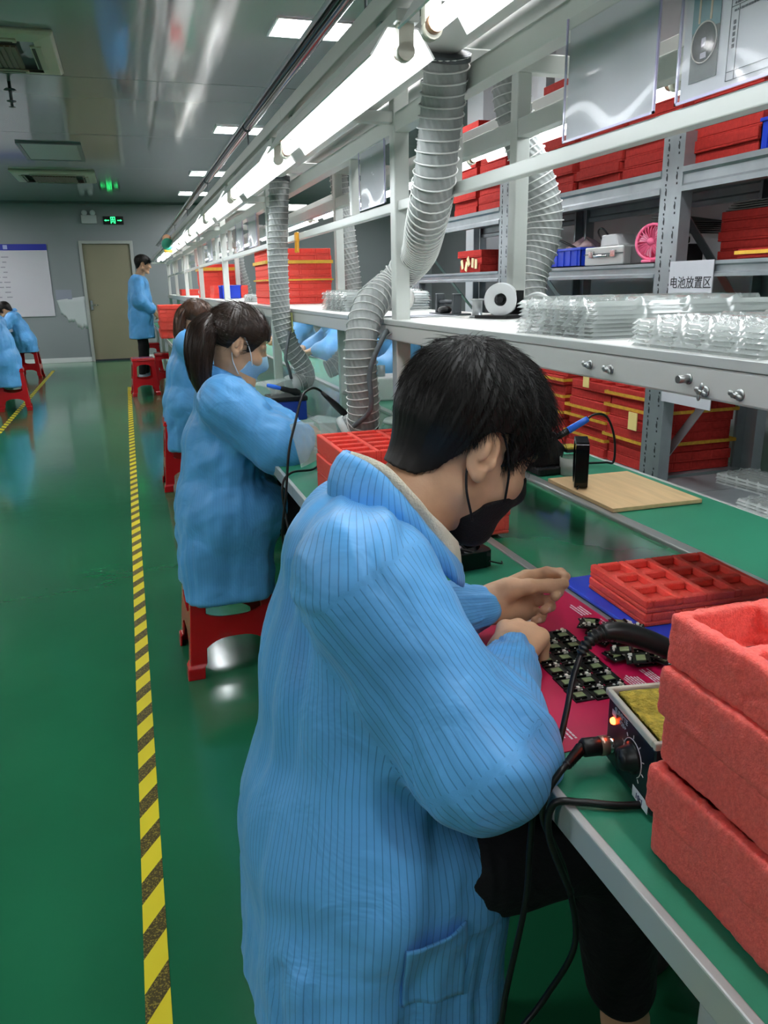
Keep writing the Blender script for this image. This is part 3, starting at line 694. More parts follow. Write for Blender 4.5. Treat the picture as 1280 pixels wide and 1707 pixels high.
# middle shelf
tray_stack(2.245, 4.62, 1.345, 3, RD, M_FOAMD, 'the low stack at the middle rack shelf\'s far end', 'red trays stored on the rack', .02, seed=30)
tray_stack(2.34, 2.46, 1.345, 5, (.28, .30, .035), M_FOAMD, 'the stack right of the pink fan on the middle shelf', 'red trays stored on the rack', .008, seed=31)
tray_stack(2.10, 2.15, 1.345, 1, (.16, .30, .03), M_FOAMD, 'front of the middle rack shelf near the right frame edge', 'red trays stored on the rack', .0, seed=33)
strap_band(2.10, 2.15, 1.358, 1.37, .165, .305, 'yellow tape band round the single red tray right of the rack sign')
mb = MB(); R6 = random.Random(3)
for k in range(5):
    y = 4.50+.05*k; z = 1.36+R6.uniform(0, .05); mb.cbox((2.034, y, z+.02), (.004, .03, .055), Matrix.Translation((2.034, y, z)) @ Matrix.Rotation(R6.uniform(-.6, .6), 4, 'X') @ Matrix.Translation((-2.034, -y, -z)))
o = obj('torn_tape', mb, mat('cream_tape', 'e8d9a8', .6), loc=(2.034, 4.6, 1.38)); tag(o, 'torn cream tape strips on the low red stack at the far rack end', 'tape', kind='stuff')

# near stack of worn trays, right foreground
def grid_sdf(lo, hi, vox):
    lo = V3(lo); n = np.ceil((V3(hi)-lo)/vox).astype(int)+1
    g = [lo[i]+vox*np.arange(n[i]) for i in range(3)]
    return np.meshgrid(*g, indexing='ij', sparse=True), lo
def surface_nets(F, lo, vox):
    """naive surface nets on a dense field -> verts, quads"""
    S = F < 0
    c = np.zeros(tuple(k-1 for k in F.shape), np.int8)
    sl = lambda d, k: slice(d, F.shape[k]-1+d)
    for dx in (0, 1):
        for dy in (0, 1):
            for dz in (0, 1): c += S[sl(dx, 0), sl(dy, 1), sl(dz, 2)]
    act = np.argwhere((c > 0) & (c < 8)); idx = -np.ones(c.shape, np.int32); idx[tuple(act.T)] = np.arange(len(act))
    acc = np.zeros((len(act), 3)); cnt = np.zeros(len(act))
    corners = [(i, j, k) for i in (0, 1) for j in (0, 1) for k in (0, 1)]
    for a in corners:
        for ax in range(3):
            if a[ax] == 0:
                b = list(a); b[ax] = 1
                fa = F[act[:, 0]+a[0], act[:, 1]+a[1], act[:, 2]+a[2]]; fb = F[act[:, 0]+b[0], act[:, 1]+b[1], act[:, 2]+b[2]]
                m = (fa < 0) != (fb < 0); t = np.where(m, fa/np.where(m, fa-fb, 1), 0)
                p = np.tile(np.array(a, float), (len(act), 1)); p[:, ax] += t
                acc += p*m[:, None]; cnt += m
    v = lo+vox*(act+acc/cnt[:, None]); faces = []
    for ax in range(3):
        s0 = [slice(None)]*3; s1 = [slice(None)]*3; s0[ax] = slice(0, -1); s1[ax] = slice(1, None)
        A = S[tuple(s0)]; B = S[tuple(s1)]; e = np.argwhere(A != B)
        o1, o2 = [(1, 2), (2, 0), (0, 1)][ax]
        ok = (e[:, o1] > 0) & (e[:, o2] > 0) & (e[:, o1] < F.shape[o1]-1) & (e[:, o2] < F.shape[o2]-1); e = e[ok]
        if not len(e): continue
        def at(d1, d2):
            q = e.copy(); q[:, o1] -= d1; q[:, o2] -= d2; return idx[tuple(q.T)]
        q = np.stack([at(1, 1), at(0, 1), at(0, 0), at(1, 0)], 1)
        flip = ~A[tuple(e.T)]; q[flip] = q[flip][:, ::-1]; faces.append(q)
    return v, np.concatenate(faces)
def vnoise(P, sc_, seed=0):
    """smooth value noise -1..1 at points P (n,3)"""
    r = np.random.default_rng(seed); T = r.uniform(-1, 1, (32, 32, 32)); q = np.asarray(P)*sc_; i = np.floor(q).astype(int); f = q-i; f = f*f*(3-2*f); o = 0
    for dx in (0, 1):
        for dy in (0, 1):
            for dz in (0, 1):
                w = (f[..., 0] if dx else 1-f[..., 0])*(f[..., 1] if dy else 1-f[..., 1])*(f[..., 2] if dz else 1-f[..., 2])
                o = o+w*T[(i[..., 0]+dx) % 32, (i[..., 1]+dy) % 32, (i[..., 2]+dz) % 32]
    return o
def vnormals(v, f):
    n = np.zeros_like(v); a = v[f[:, 0]]; fn = np.cross(v[f[:, 2]]-a, v[f[:, 3]]-v[f[:, 1]])
    for k in range(4): np.add.at(n, f[:, k], fn)
    return n/np.maximum(np.linalg.norm(n, axis=1, keepdims=True), 1e-12)
def worn_tray(sx, sy, h, nx, ny, vox, seed, wall=.013):
    G, lo = grid_sdf((-sx/2-.01, -sy/2-.01, -.006), (sx/2+.01, sy/2+.01, h+.008), vox)
    X, Y, Z = G; r = .004
    q = [np.abs(X)-sx/2+r, np.abs(Y)-sy/2+r, np.abs(Z-h/2)-h/2+r]
    F = np.sqrt(sum(np.maximum(k, 0)**2 for k in q))+np.minimum(np.maximum(np.maximum(q[0], q[1]), q[2]), 0)-r
    cx = (sx-wall)/nx; cy = (sy-wall)/ny
    ux = np.abs((X+sx/2-wall/2) % cx-cx/2)-(cx-wall)/2; uy = np.abs((Y+sy/2-wall/2) % cy-cy/2)-(cy-wall)/2
    P = np.maximum(np.maximum(ux, uy), .010-Z)+.0*X
    F = np.maximum(F, -P).astype(np.float32)
    v, f = surface_nets(F, lo, vox); n = vnormals(v, f)
    side = np.clip((np.abs(v[:, 0])-sx/2+.006)/.006, 0, 1)
    v = v+n*(vnoise(v+seed, 120, seed)*.0010+vnoise(v+seed, 330, seed+1)*.0008+side*vnoise(v*[1, 1, .6]+seed*3, 38, seed+2)*.0022)[:, None]
    return v, f
o_prev = None
offs = [(.002, .0), (-.004, .003), (.003, -.002), (-.001, .002), (.001, 0)]
near_stack = []
for k in range(5):
    if k in (0, 1, 4): v, f = worn_tray(.345, .40, .049, 4, 5, .003 if k < 4 else .0025, k*7+1); me_prev = None
    lab = ['bottom', 'second from the bottom', 'middle', 'second from the top', 'top'][k]
    o = link_mesh('foam_tray', v, f, M_FOAMB, None, (0, 0, 0), True)
    o.location = (.597+offs[k][0], .322+offs[k][1], .7512+.0497*k); o.rotation_euler.z = [.0, .012, -.008, .01, -.012][k]
    tag(o, f'worn red foam tray, {lab} in the right foreground stack' + (', holding a dark chip' if k == 4 else ''), 'foam tray', 'worn red trays in the right foreground')
o = obj('dark_component', MB().box((.452, .442, .9605), (.472, .468, .987)), mat('dark_chip', '2c2f33', .25), loc=(.46, .455, .961), bevel=.004); tag(o, 'small dark component lying in the front cell of the near red tray', 'component')
o = obj('dark_component', MB().box((.55, .455, .9605), (.572, .48, .985)), mat('dark_chip', '2c2f33'), loc=(.56, .465, .961), bevel=.004); tag(o, 'dark component in the second cell of the near red tray, at the frame edge', 'component')

# 12-cell trays over the belt, on a blue lid
o = obj('blue_sheet', MB().box((.700, .82, .7515), (.985, 1.165, .7585)), mat('blue_sheet_plastic', '2a4bd0', .35, var=.05), loc=(.84, .99, .7515), bevel=.003); tag(o, 'blue plastic sheet lying under the twelve-cell red tray beside the magenta mat', 'sheet')
tray_stack(.836, 1.015, .7588, 2, (.225, .175, .0215), M_FOAM, 'the pair on the blue sheet beside the magenta mat', 'bright red trays at the bench', .002, rot=-.05, cells=(4, 3), seed=3)
# trays at the man's far side
tray_stack(.572, 1.86, .7505, 3, (.255, .27, .05), M_FOAM, 'the stack behind the man\'s raised collar', 'bright red trays at the bench', .003, cells=(3, 5), seed=4)
tray_stack(.625, 1.575, .7515, 2, (.245, .235, .04), M_FOAM, 'the pair seen below the man\'s black mask', 'bright red trays at the bench', .004, cells=(3, 4), seed=5)
# shelf stacks of trays farther along
tray_stack(.885, 4.40, 1.1905, 8, (.34, .42, .0345), M_FOAM, 'the taped stack on the bench shelf above the ponytailed woman', 'bright red trays on the bench shelf', .004, cells=(4, 4), seed=6)
strap_band(.885, 4.40, 1.395, 1.412, .35, .43, 'upper yellow tape band round the red tray stack on the bench shelf')
strap_band(.885, 4.40, 1.31, 1.318, .35, .43, 'lower yellow tape band round the red tray stack on the bench shelf')
tray_stack(.875, 8.12, 1.1905, 8, (.33, .42, .038), M_FOAM, 'the farther red stack on the bench shelf', 'bright red trays on the bench shelf', .006, cells=(4, 4), seed=8)
strap_band(.875, 8.12, 1.44, 1.47, .35, .44, 'yellow tape band round the farther red stack on the bench shelf')
tray_stack(.90, 7.45, 1.1905, 3, (.30, .36, .036), M_FOAM, 'the low stack before the farther red shelf stack', 'bright red trays on the bench shelf', .006, cells=(4, 4), seed=9)
tray_stack(.475, 9.30, .7525, 8, (.29, .40, .044), M_FOAM, 'the stack at the bench edge by the standing man', 'bright red trays at the far bench', .008, cells=(4, 4), seed=10)
tray_stack(.86, 11.1, 1.1905, 2, (.30, .36, .04), M_FOAM, 'the little stack at the far end of the shelf', 'bright red trays on the bench shelf', .006, cells=(4, 4), seed=11)

# ---------------------------------------------------------------- clear blister trays
def blister(sx, sy, h, nx, ny):
    def fn(u, v):
        x = -sx/2+sx*u; y = -sy/2+sy*v
        a = abs(math.sin(pi*u*nx)); b = abs(math.sin(pi*v*ny)); d = min(1, max(0, (min(a, b)-.18)*3.2)); e = min(u, 1-u, v, 1-v)
        return (x, y, h*(1-.85*d) if e > .02 else -.002 if e < .004 else h)
    return MB().sheet(fn, nx*8, ny*8)
def clear_stack(x, y, z, n, dims, step, cells, where, rot=0., seed=0, jit=.003):
    R_ = random.Random(seed); sx, sy, h = dims; key = ('c', dims)
    for k in range(n):
        lab = f"clear tray {'topmost' if k == n-1 else ORD[k]} in {where}"
        if key not in PROTO:
            PROTO[key] = o = obj('blister_tray', blister(sx, sy, h, *cells), M_CLEARB, loc=(0, 0, 0)); o.data.materials.append(mat('clear_tray_rim', 'c2cac8', .08, alpha=.5, spec=1.))
            for pl in o.data.polygons:
                if abs(pl.center.x) > sx/2-.012 or abs(pl.center.y) > sy/2-.012: pl.material_index = 1
        else: o = PROTO[key].copy(); COL.objects.link(o)
        o.location = (x+R_.uniform(-jit, jit), y+R_.uniform(-jit, jit), z+k*step); o.rotation_euler = (0, 0, rot+R_.uniform(-.01, .01))
        tag(o, lab, 'blister tray', 'clear blister trays on the bench shelf')
clear_stack(.882, 1.225, 1.191, 9, (.375, .255, .012), .0065, (4, 6), 'the taller clear stack on the shelf above the man', .02, 1)
clear_stack(.872, .84, 1.191, 6, (.385, .27, .012), .0062, (5, 5), 'the flatter clear stack nearest the camera on the shelf', -.03, 2)
clear_stack(.90, 2.92, 1.191, 8, (.33, .36, .014), .0085, (4, 5), 'the clear stack in front of the taped red stack', .0, 3)
clear_stack(.90, 5.15, 1.191, 5, (.33, .36, .014), .0085, (4, 5), 'the clear stack beyond the taped red stack', .0, 4)
clear_stack(2.33, 2.40, .4815, 4, (.20, .26, .012), .011, (3, 5), 'the small clear stack on the rack\'s lowest shelf, far one', .1, 5)
clear_stack(2.10, 2.08, .4815, 4, (.16, .20, .012), .011, (3, 4), 'the small clear stack at the right frame edge', .0, 6)
# ================================================================== documents, signs
def doc(y0, y1, z0, z1, label, x=.684, page=None, tilt=.012):
    t = thing('document_sleeve', label, 'document', (x, (y0+y1)/2, z0), 'documents in clear sleeves on the rail')
    def fn(u, v): return (x-.004+tilt*0*v-.003*math.sin(pi*v)*math.sin(2*pi*u+1), y1+(y0-y1)*u, z0+(z1-z0)*v)
    obj('paper', MB().box((x-.0006, y0+.004, z0+.003), (x+.0006, y1-.004, z1-.003)), M_PAPER, t)
    obj('clear_sleeve', MB().sheet(fn, 24, 16), mat('sleeve_film', 'ffffff', .07, alpha=.16, spec=1.), t)
    mb = MB(); 
    for a, b in (((x-.0055, y0, z0), (x-.003, y0+.003, z1)), ((x-.0055, y1-.003, z0), (x-.003, y1, z1)), ((x-.0055, y0, z0), (x-.003, y1, z0+.003))): mb.box(a, b)
    obj('sleeve_edge', mb, mat('sleeve_edge', 'b9b4d6', .2), t)
    return t
doc(.952, 1.182, 1.488, 1.66, 'blank white sheet in a shiny clear sleeve on the rail above the man')
t = doc(.60, .910, 1.488, 1.64, 'printed work sheet with a round circuit photo in a clear sleeve at top right')
X0 = .6825
def pbox(y0, y1, z0, z1, d=0): return MB().box((X0-.0006-d, y0, z0), (X0-d, y1, z1))
ph = obj('photo_print', pbox(.842, .890, 1.508, 1.612), mat('photo_dark', '4d5456', .5), t)
obj('photo_upper', pbox(.842, .890, 1.562, 1.612, .0006), mat('photo_teal', '55808a', .5), ph)
for y in (.856, .876): obj('photo_wire', pbox(y, y+.003, 1.570, 1.612, .0012), mat('photo_wire', 'bba890', .5), ph)
c_ = (.866, 1.548)
obj('photo_board', MB().lathe([(0, 0), (.021, 0), (.021, .0004), (0, .0004)], (X0-.0014, *c_), (-1, 0, 0), 28), mat('photo_board', '2c2e32', .5), ph)
obj('photo_ring', MB().tube([(X0-.002, c_[0]+.0215*math.cos(a), c_[1]+.0215*math.sin(a)) for a in np.linspace(0, 2*pi, 30)[:-1]], .0009, 6, closed=True), mat('photo_ring', 'c2bcb8', .5), ph)
for (dy, dz, w_, h_) in ((0, .0, .007, .009), (-.001, -.014, .010, .006)): obj('photo_chip', pbox(c_[0]+dy-w_/2, c_[0]+dy+w_/2, c_[1]+dz-h_/2, c_[1]+dz+h_/2, .0022), mat('photo_chip', 'a9a7b8', .5), ph)
mb = MB()
for i in range(5): z = 1.585+.0125*i; mb.box((X0-.0006, .61, z), (X0, .825, z+.0006))
for (a, b, z0, z1) in ((.825, .8256, 1.497, 1.64), (.812, .8125, 1.497, 1.572), (.78, .7805, 1.61, 1.635), (.70, .7005, 1.585, 1.64)): mb.box((X0-.0006, a, z0), (X0, b, z1))
for z in (1.497, 1.506, 1.572): mb.box((X0-.0006, .61, z), (X0, .825, z+.0006))
obj('printed_table', mb, M_INK, t)
mb = MB(); R8 = random.Random(4)
for z in (1.5775, 1.574, 1.5665):
    y = .82
    while y > .68: wd = R8.uniform(.002, .007); mb.box((X0-.0006, y-wd, z), (X0, y, z+.0022)); y -= wd+.0012
for k in range(5): mb.box((X0-.0006, .8165, 1.53+.006*k), (X0, .8200, 1.534+.006*k))
obj('printed_lines', mb, M_INK, t)
text_mesh('red_title', '作业指导', .011, axes((X0-.0008, .738, 1.604), (0, -1, 0), (0, 0, 1)), M_REDINK, t)
doc(2.09, 2.33, 1.488, 1.645, 'white sheet in a clear sleeve on the rail beyond the tall front post')
doc(4.25, 4.55, 1.488, 1.65, 'white sheet in a clear sleeve on the rail past the second post')
doc(4.75, 5.05, 1.488, 1.65, 'second white sheet in a sleeve past the second post')
doc(6.5, 6.85, 1.488, 1.65, 'sheet in a clear sleeve far along the rail, past the third post')
t = thing('rack_sign', 'white card sign with black Chinese characters hung on the rack upright', 'sign', (1.99, 2.5, 1.22))
obj('card', MB().box((1.990, 2.375, 1.205), (1.9935, 2.615, 1.345)), M_PAPER, t)
text_mesh('lettering', '电池放置区', .046, axes((1.989, 2.493, 1.265), (0, -1, 0), (0, 0, 1)), mat('black_lettering', '232326', .6), t)
o = obj('blank_card', MB().box((1.996, 2.33, .815), (1.9995, 2.61, .895)), M_PAPER, loc=(1.998, 2.44, .82)); tag(o, 'blank white card on the rack upright just below the shelf fascia', 'sign')
# round hanging badge near the lamp row end
t = thing('hanging_badge', 'small round teal badge with orange top and yellow foot hanging at the lamp row', 'badge', (.36, 6.74, 1.56))
obj('disc', MB().lathe([(0, -.006), (.044, -.006), (.047, 0), (.044, .006), (0, .006)], (.362, 6.74, 1.622), (0, -1, 0), 28), mat('badge_teal', '4fb79a', .4), t)
obj('top_disc', MB().lathe([(0, -.004), (.034, -.004), (.034, .004), (0, .004)], (.360, 6.75, 1.664), (0, -1, 0), 24), mat('badge_peach', 'f0b490', .4), t)
obj('foot', MB().box((.33, 6.735, 1.558), (.396, 6.748, 1.582)), mat('badge_yellow', 'e8b43a', .4), t, bevel=.006)
obj('hook', MB().tube([(.36, 6.75, 1.69), (.37, 6.75, 1.70), (.41, 6.75, 1.6967)], .003, 8), M_STEEL, t)
# clip on rail, note on fascia, wire tie on post
t = thing('orange_clip', 'orange plastic clamp hanging from the document rail above the red tray stack', 'clamp', (.683, 3.26, 1.43))
obj('jaw', MB().box((.676, 3.24, 1.452), (.690, 3.28, 1.49)), mat('orange_plastic', 'e8a11c', .4), t, bevel=.004)
for s in (-1, 1): obj('grip', MB().bar((.683, 3.26+s*.012, 1.458), (.681, 3.26+s*.018, 1.412), .011, .012), mat('orange_plastic', 'e8a11c'), t, bevel=.004)
o = obj('paper_note', MB().box((.655, 3.30, 1.095), (.657, 3.355, 1.175)), mat('yellow_note', 'dfe08a', .6), loc=(.656, 3.33, 1.1)); tag(o, 'small yellow note stuck on the shelf fascia beside the hanging hose', 'note')
t = thing('wire_tie', 'thin twisted wire tie round the tall white post at shelf height', 'wire tie', (.66, 2.0, 1.16))
obj('loop', MB().tube([(.6765, 2.006, 1.165), (.70, 2.006, 1.168), (.7235, 2.006, 1.163), (.7235, 2.0535, 1.165), (.6765, 2.0535, 1.160)], .003, 8, closed=True), mat('tie_grey', '6a6c6c', .5), t)
obj('tail', MB().tube([(.715, 2.004, 1.166), (.725, 1.99, 1.168), (.735, 1.985, 1.14), (.745, 1.985, 1.105)], .0018, 6), mat('tie_grey', '6a6c6c'), t)
obj('tail', MB().tube([(.69, 2.004, 1.166), (.668, 1.995, 1.162), (.65, 1.995, 1.150)], .0022, 6), mat('tie_grey', '6a6c6c'), t)

# ================================================================== rack middle shelf clutter
def bin_(x, y, z, sx, sy, h, label, m=M_BLUEPL):
    t = thing('plastic_bin', label, 'bin', (x, y, z))
    mb = MB(); w_ = .004
    mb.box((x-sx/2, y-sy/2, z), (x+sx/2, y+sy/2, z+.004))
    for a, b in (((x-sx/2, y-sy/2, z), (x-sx/2+w_, y+sy/2, z+h)), ((x+sx/2-w_, y-sy/2, z), (x+sx/2, y+sy/2, z+h)), ((x-sx/2, y-sy/2, z), (x+sx/2, y-sy/2+w_, z+h)), ((x-sx/2, y+sy/2-w_, z), (x+sx/2, y+sy/2, z+h))): mb.box(a, b)
    obj('tub', mb, m, t)
    mb = MB(); e = .006
    for a, b in (((x-sx/2-e, y-sy/2-e, z+h-.012), (x-sx/2, y+sy/2+e, z+h)), ((x+sx/2, y-sy/2-e, z+h-.012), (x+sx/2+e, y+sy/2+e, z+h)), ((x-sx/2, y-sy/2-e, z+h-.012), (x+sx/2, y-sy/2, z+h)), ((x-sx/2, y+sy/2, z+h-.012), (x+sx/2, y+sy/2+e, z+h))): mb.box(a, b)
    obj('rim', mb, m, t, bevel=.002)
    mb = MB(); n = 5
    for i in range(n): yy = y-sy/2+sy*(i+.5)/n; mb.box((x-sx/2-.004, yy-.003, z+.004), (x-sx/2-.0005, yy+.003, z+h-.012))
    obj('ribs', mb, m, t)['kind'] = 'stuff'
    return t
bin_(2.13, 3.47, 1.346, .20, .30, .085, 'blue plastic bin full of odds and ends on the middle rack shelf')
bin_(2.15, 2.12, 1.681, .22, .30, .10, 'blue plastic bin on the rack\'s top shelf at the right frame edge')
mb = MB(); R9 = random.Random(8)
def bag(u, v): 
    a = 2*pi*u; r = (.085+.02*math.sin(3*a+2))*math.sin(pi*min(.97, v*.9+.08)); return (2.13+r*.8*math.cos(a), 3.45+1.3*r*math.sin(a), 1.40+.075*v+.012*math.sin(5*a)*v)
o = obj('plastic_bag', MB().sheet(bag, 28, 10), mat('bag_film', 'd8b8b8', .2, alpha=.55), loc=(2.13, 3.45, 1.40)); tag(o, 'crumpled clear bag of parts lying in the blue bin on the rack', 'bag')
o = obj('black_cable', MB().tube(spline([(2.05, 3.70, 1.36), (2.02, 3.66, 1.44), (2.02, 3.55, 1.475), (2.04, 3.45, 1.45), (2.06, 3.38, 1.42)], 8), .006, 8), M_RUBBER, loc=(2.05, 3.6, 1.36)); tag(o, 'black cable hooked over the blue bin on the middle rack shelf', 'cable')
t = thing('tool_case', 'silver aluminium tool case with two latches on the middle rack shelf', 'case', (2.12, 3.12, 1.346))
obj('shell', MB().box((2.03, 2.985, 1.346), (2.27, 3.285, 1.425)), mat('case_silver', 'b6bab9', .35, metal=.5), t, bevel=.006)
obj('lid_seam', MB().box((2.027, 2.983, 1.392), (2.03, 3.287, 1.396)), M_STEELD, t)
for y in (3.05, 3.22): obj('latch', MB().box((2.019, y-.018, 1.378), (2.0295, y+.018, 1.408)), M_CHROME, t, bevel=.002)
obj('handle', MB().tube(spline([(2.028, 3.09, 1.385), (2.01, 3.10, 1.385), (2.01, 3.17, 1.385), (2.028, 3.18, 1.385)], 6), .006, 8), M_CHROME, t)
o = obj('grey_box', MB().box((2.06, 2.815, 1.346), (2.30, 2.975, 1.42)), mat('dark_grey_case', '4d4a4c', .5), loc=(2.18, 2.9, 1.346), bevel=.004); tag(o, 'dark grey box between the silver case and the pink fan', 'box')
t = thing('power_adapter', 'pale grey instrument lying on the silver tool case', 'instrument', (2.12, 3.12, 1.426))
obj('body', MB().prism([(-.07, 0), (.07, 0), (.06, .05), (-.045, .05)], (2.06, 3.14, 1.4255), (0, 1, 0), (0, 0, 1), .10), mat('offwhite_plastic', 'c3c5c7'), t, bevel=.005)
obj('carry_loop', MB().tube(spline([(2.08, 3.21, 1.44), (2.06, 3.23, 1.49), (2.06, 3.20, 1.505), (2.08, 3.18, 1.475)], 6), .004, 8), M_BLACK, t)
t = thing('bench_microscope', 'small black instrument with a silver knob on top of the dark grey box', 'instrument', (2.15, 2.9, 1.42))
obj('base', MB().box((2.08, 2.80, 1.4205), (2.22, 2.96, 1.448)), mat('dark_olive', '23281f', .5), t, bevel=.006)
obj('column', MB().cyl((2.12, 2.93, 1.448), (2.12, 2.93, 1.485), .012, 14), M_STEEL, t)
obj('knob', MB().ellip((2.12, 2.93, 1.495), (.014, .014, .014)), M_CHROME, t)
for k in range(7):
    M_ = Matrix.Translation((2.20, 2.80, 1.462+.0085*k)) @ Matrix.Rotation(.1+.01*k, 4, 'X')
    o = obj('grey_sheet', MB().box((-.10, -.105-.003*k, 0), (.10, .105, .003), M_), mat('board_grey', '5b5d58', .6), loc=(2.2, 2.8, 1.45)); tag(o, f'thin grey sheet {ORD[k]} in the fanned pile behind the pink fan', 'sheet', 'fanned grey sheets on the rack')
for k in range(4):
    o = obj('grey_sheet', MB().box((2.21, 2.33-.012*k, 1.5245+.008*k), (2.46, 2.60-.012*k, 1.5285+.008*k)), mat('board_grey', '5b5d58'), loc=(2.33, 2.45, 1.5245+.008*k)); tag(o, f'dark sheet {ORD[k]} on top of the red stack right of the rack upright', 'sheet', 'dark sheets on the rack')
t = thing('desk_fan', 'small pink desk fan standing on the middle rack shelf beside the upright', 'fan', (2.02, 2.755, 1.346))
c = Vector((2.02, 2.775, 1.425)); ax = Vector((-.85, -.5, .05)).normalized()
u = ax.orthogonal().normalized(); v = ax.cross(u)
obj('rim', MB().tube([c+(u*math.cos(a)+v*math.sin(a))*.066 for a in np.linspace(0, 2*pi, 33)[:-1]], .007, 8, closed=True), M_PINK, t)
mb = MB()
for k in range(26):
    a = 2*pi*k/26; e = u*math.cos(a)+v*math.sin(a); mb.tube([c+ax*.018+e*.014, c+ax*.016+e*.045, c+e*.064], .0016, 5)
obj('guard', mb, M_PINK, t)
obj('hub', MB().lathe([(0, .024), (.014, .022), (.016, .012), (0, .010)], c, ax, 18), M_PINK, t)
for k in range(4):
    a = 2*pi*k/4+.3; e = u*math.cos(a)+v*math.sin(a); e2 = ax.cross(e)
    obj('blade', MB().add([c-ax*.012+e*.012, c-ax*.002+e*.055+e2*.022, c-ax*.016+e*.056-e2*.016], [(0, 1, 2)]), mat('pink_blade', 'f4a6bf', .3), t, solid=.0015)
obj('back_shell', MB().lathe([(.066, -.006), (.06, -.022), (.03, -.034), (0, -.036)], c, ax, 24), M_PINK, t)
obj('foot', MB().box((1.995, 2.745, 1.346), (2.055, 2.81, 1.358)), M_PINK, t, bevel=.004)

# ================================================================== bench shelf clutter
t = thing('wire_reel', 'white reel of solder wire with wide flange in a black stand on the shelf', 'reel', (.935, 1.88, 1.191))
c = Vector((.925, 1.885, 1.238)); ax = Vector((-.55, -.83, 0)).normalized()
for k in (-1, 1): obj('flange', MB().lathe([(.016, -.0015), (.040, -.0015), (.042, 0), (.040, .0015), (.016, .0015)], c+ax*k*.017, ax, 28), mat('reel_white', 'dcdfe0', .3), t)
obj('solder_winding', MB().lathe([(.018, -.0155), (.033, -.0155), (.034, 0), (.033, .0155), (.018, .0155)], c, ax, 24), mat('solder', 'a8adb0', .3, metal=.8, bump=.4, bscale=200), t)
st = MB(); st.cbox((.0, 0, .03), (.006, .085, .06), Matrix.Translation((.958, 1.90, 1.20)) @ Matrix.Rotation(.4, 4, 'Z')); st.cbox((0, 0, 0), (.09, .11, .008), Matrix.Translation((.935, 1.90, 1.195)) @ Matrix.Rotation(.4, 4, 'Z'))
st.cyl(c-ax*.03, c+ax*.03, .008, 12)
obj('stand', st, M_BLACK, t)
obj('guide_tube', MB().tube(spline([(.99, 1.90, 1.20), (1.0, 1.90, 1.235), (1.02, 1.86, 1.25), (1.045, 1.82, 1.225), (1.05, 1.81, 1.195)], 8), .005, 8), mat('clear_tubing', 'e6eaea', .15), t)
t = thing('wire_reel', 'narrow silver reel standing upright on the shelf left of the white reel', 'reel', (.905, 2.0, 1.191))
obj('spool', MB().lathe([(0, 0), (.021, 0), (.021, .003), (.014, .005), (.014, .043), (.021, .045), (.021, .048), (0, .048)], (.905, 1.99, 1.191), (0, 0, 1), 24), mat('reel_silver', 'b9bec0', .3, metal=.5), t)
t = thing('press_jig', 'black metal jig with two uprights and a cross bar on the shelf', 'jig', (.93, 2.2, 1.191))
for y in (2.15, 2.28): obj('upright', MB().box((.90, y-.008, 1.191), (.925, y+.008, 1.252)), M_STEELD, t, bevel=.002)
obj('cross_bar', MB().cyl((.912, 2.145, 1.228), (.912, 2.285, 1.228), .006, 12), M_STEELD, t)
obj('base', MB().box((.885, 2.13, 1.191), (.95, 2.30, 1.196)), M_STEELD, t)
obj('pad', MB().ellip((.90, 2.21, 1.205), (.02, .03, .012)), M_BLACK, t)
for k, (x, y, r) in enumerate(((.80, 2.22, .1), (.79, 2.28, -.15))):
    o = obj('loose_paper', MB().box((-.09, -.12, 0), (.09, .12, .0015), Matrix.Translation((x, y, 1.191+.0017*k)) @ Matrix.Rotation(r, 4, 'Z')), M_PAPER, loc=(x, y, 1.191+.0017*k)); tag(o, ['lower', 'upper'][k]+' loose white paper on the shelf beside the black jig', 'paper')
o = obj('tape_roll', MB().lathe([(.025, 0), (.042, 0), (.042, .024), (.025, .024), (.025, 0)], (.93, 2.66, 1.2335), (-.8, -.6, 0), 26), mat('white_tape_roll', 'dfe0dc', .4), loc=(.93, 2.66, 1.191)); tag(o, 'white tape roll standing on the shelf behind the large hose', 'tape roll')
bin_(.86, 7.0, 1.191, .16, .20, .11, 'small blue bin on the shelf in front of the farther red stack')
o = obj('cloth_bundle', MB().ellip((.86, 9.2, 1.24), (.08, .08, .05)).ellip((.86, 9.16, 1.30), (.05, .05, .05)), mat('white_cloth', 'd9dadb', .8), loc=(.86, 9.2, 1.191)); tag(o, 'white cloth bundle on the shelf near the far red trays', 'cloth')

# ================================================================== man's bench
def magenta():
    t = thing('work_mat', 'magenta printed mat with white text under the man\'s hands', 'mat', (.55, .92, .7505))
    obj('sheet', MB().box((.397, .690, .7505), (.690, 1.16, .752)), mat('magenta_mat', 'c4154c', .35, var=.03), t)
    mb = MB(); R_ = random.Random(12)
    def block(x, y, n, wd, ln=.0026, ls=.0055):
        """printed paragraph: rows along Y"""
        for i in range(n):
            yy = y; e = y+wd*R_.uniform(.6, 1)
            while yy < e:
                q = R_.uniform(.003, .010); mb.box((x+ls*i, yy, .7520), (x+ls*i+ln, min(yy+q, e), .75225)); yy += q+.0012
    block(.66, 1.02, 4, .05); block(.64, .965, 3, .035); block(.675, .95, 2, .05)
    block(.60, .775, 6, .055, .002, .004); block(.635, .79, 4, .05, .002, .004); block(.60, .74, 2, .03)
    block(.405, .70, 3, .05, .0022, .006); block(.43, .715, 4, .05, .0022, .006); block(.455, .71, 2, .035); block(.415, .80, 4, .04); block(.44, .79, 3, .045)
    obj('printed_text', mb, M_WHITEINK, t)['kind'] = 'stuff'
magenta()
M_PCB = mat('black_board', '101412', .35); M_CHIP = mat('olive_chip', '87946a', .35, var=.1, vscale=200); M_TAN = mat('pale_connector', 'f4f0e4', .4); M_GOLD = mat('gold_pad', 'bfa96a', .3, metal=.7)
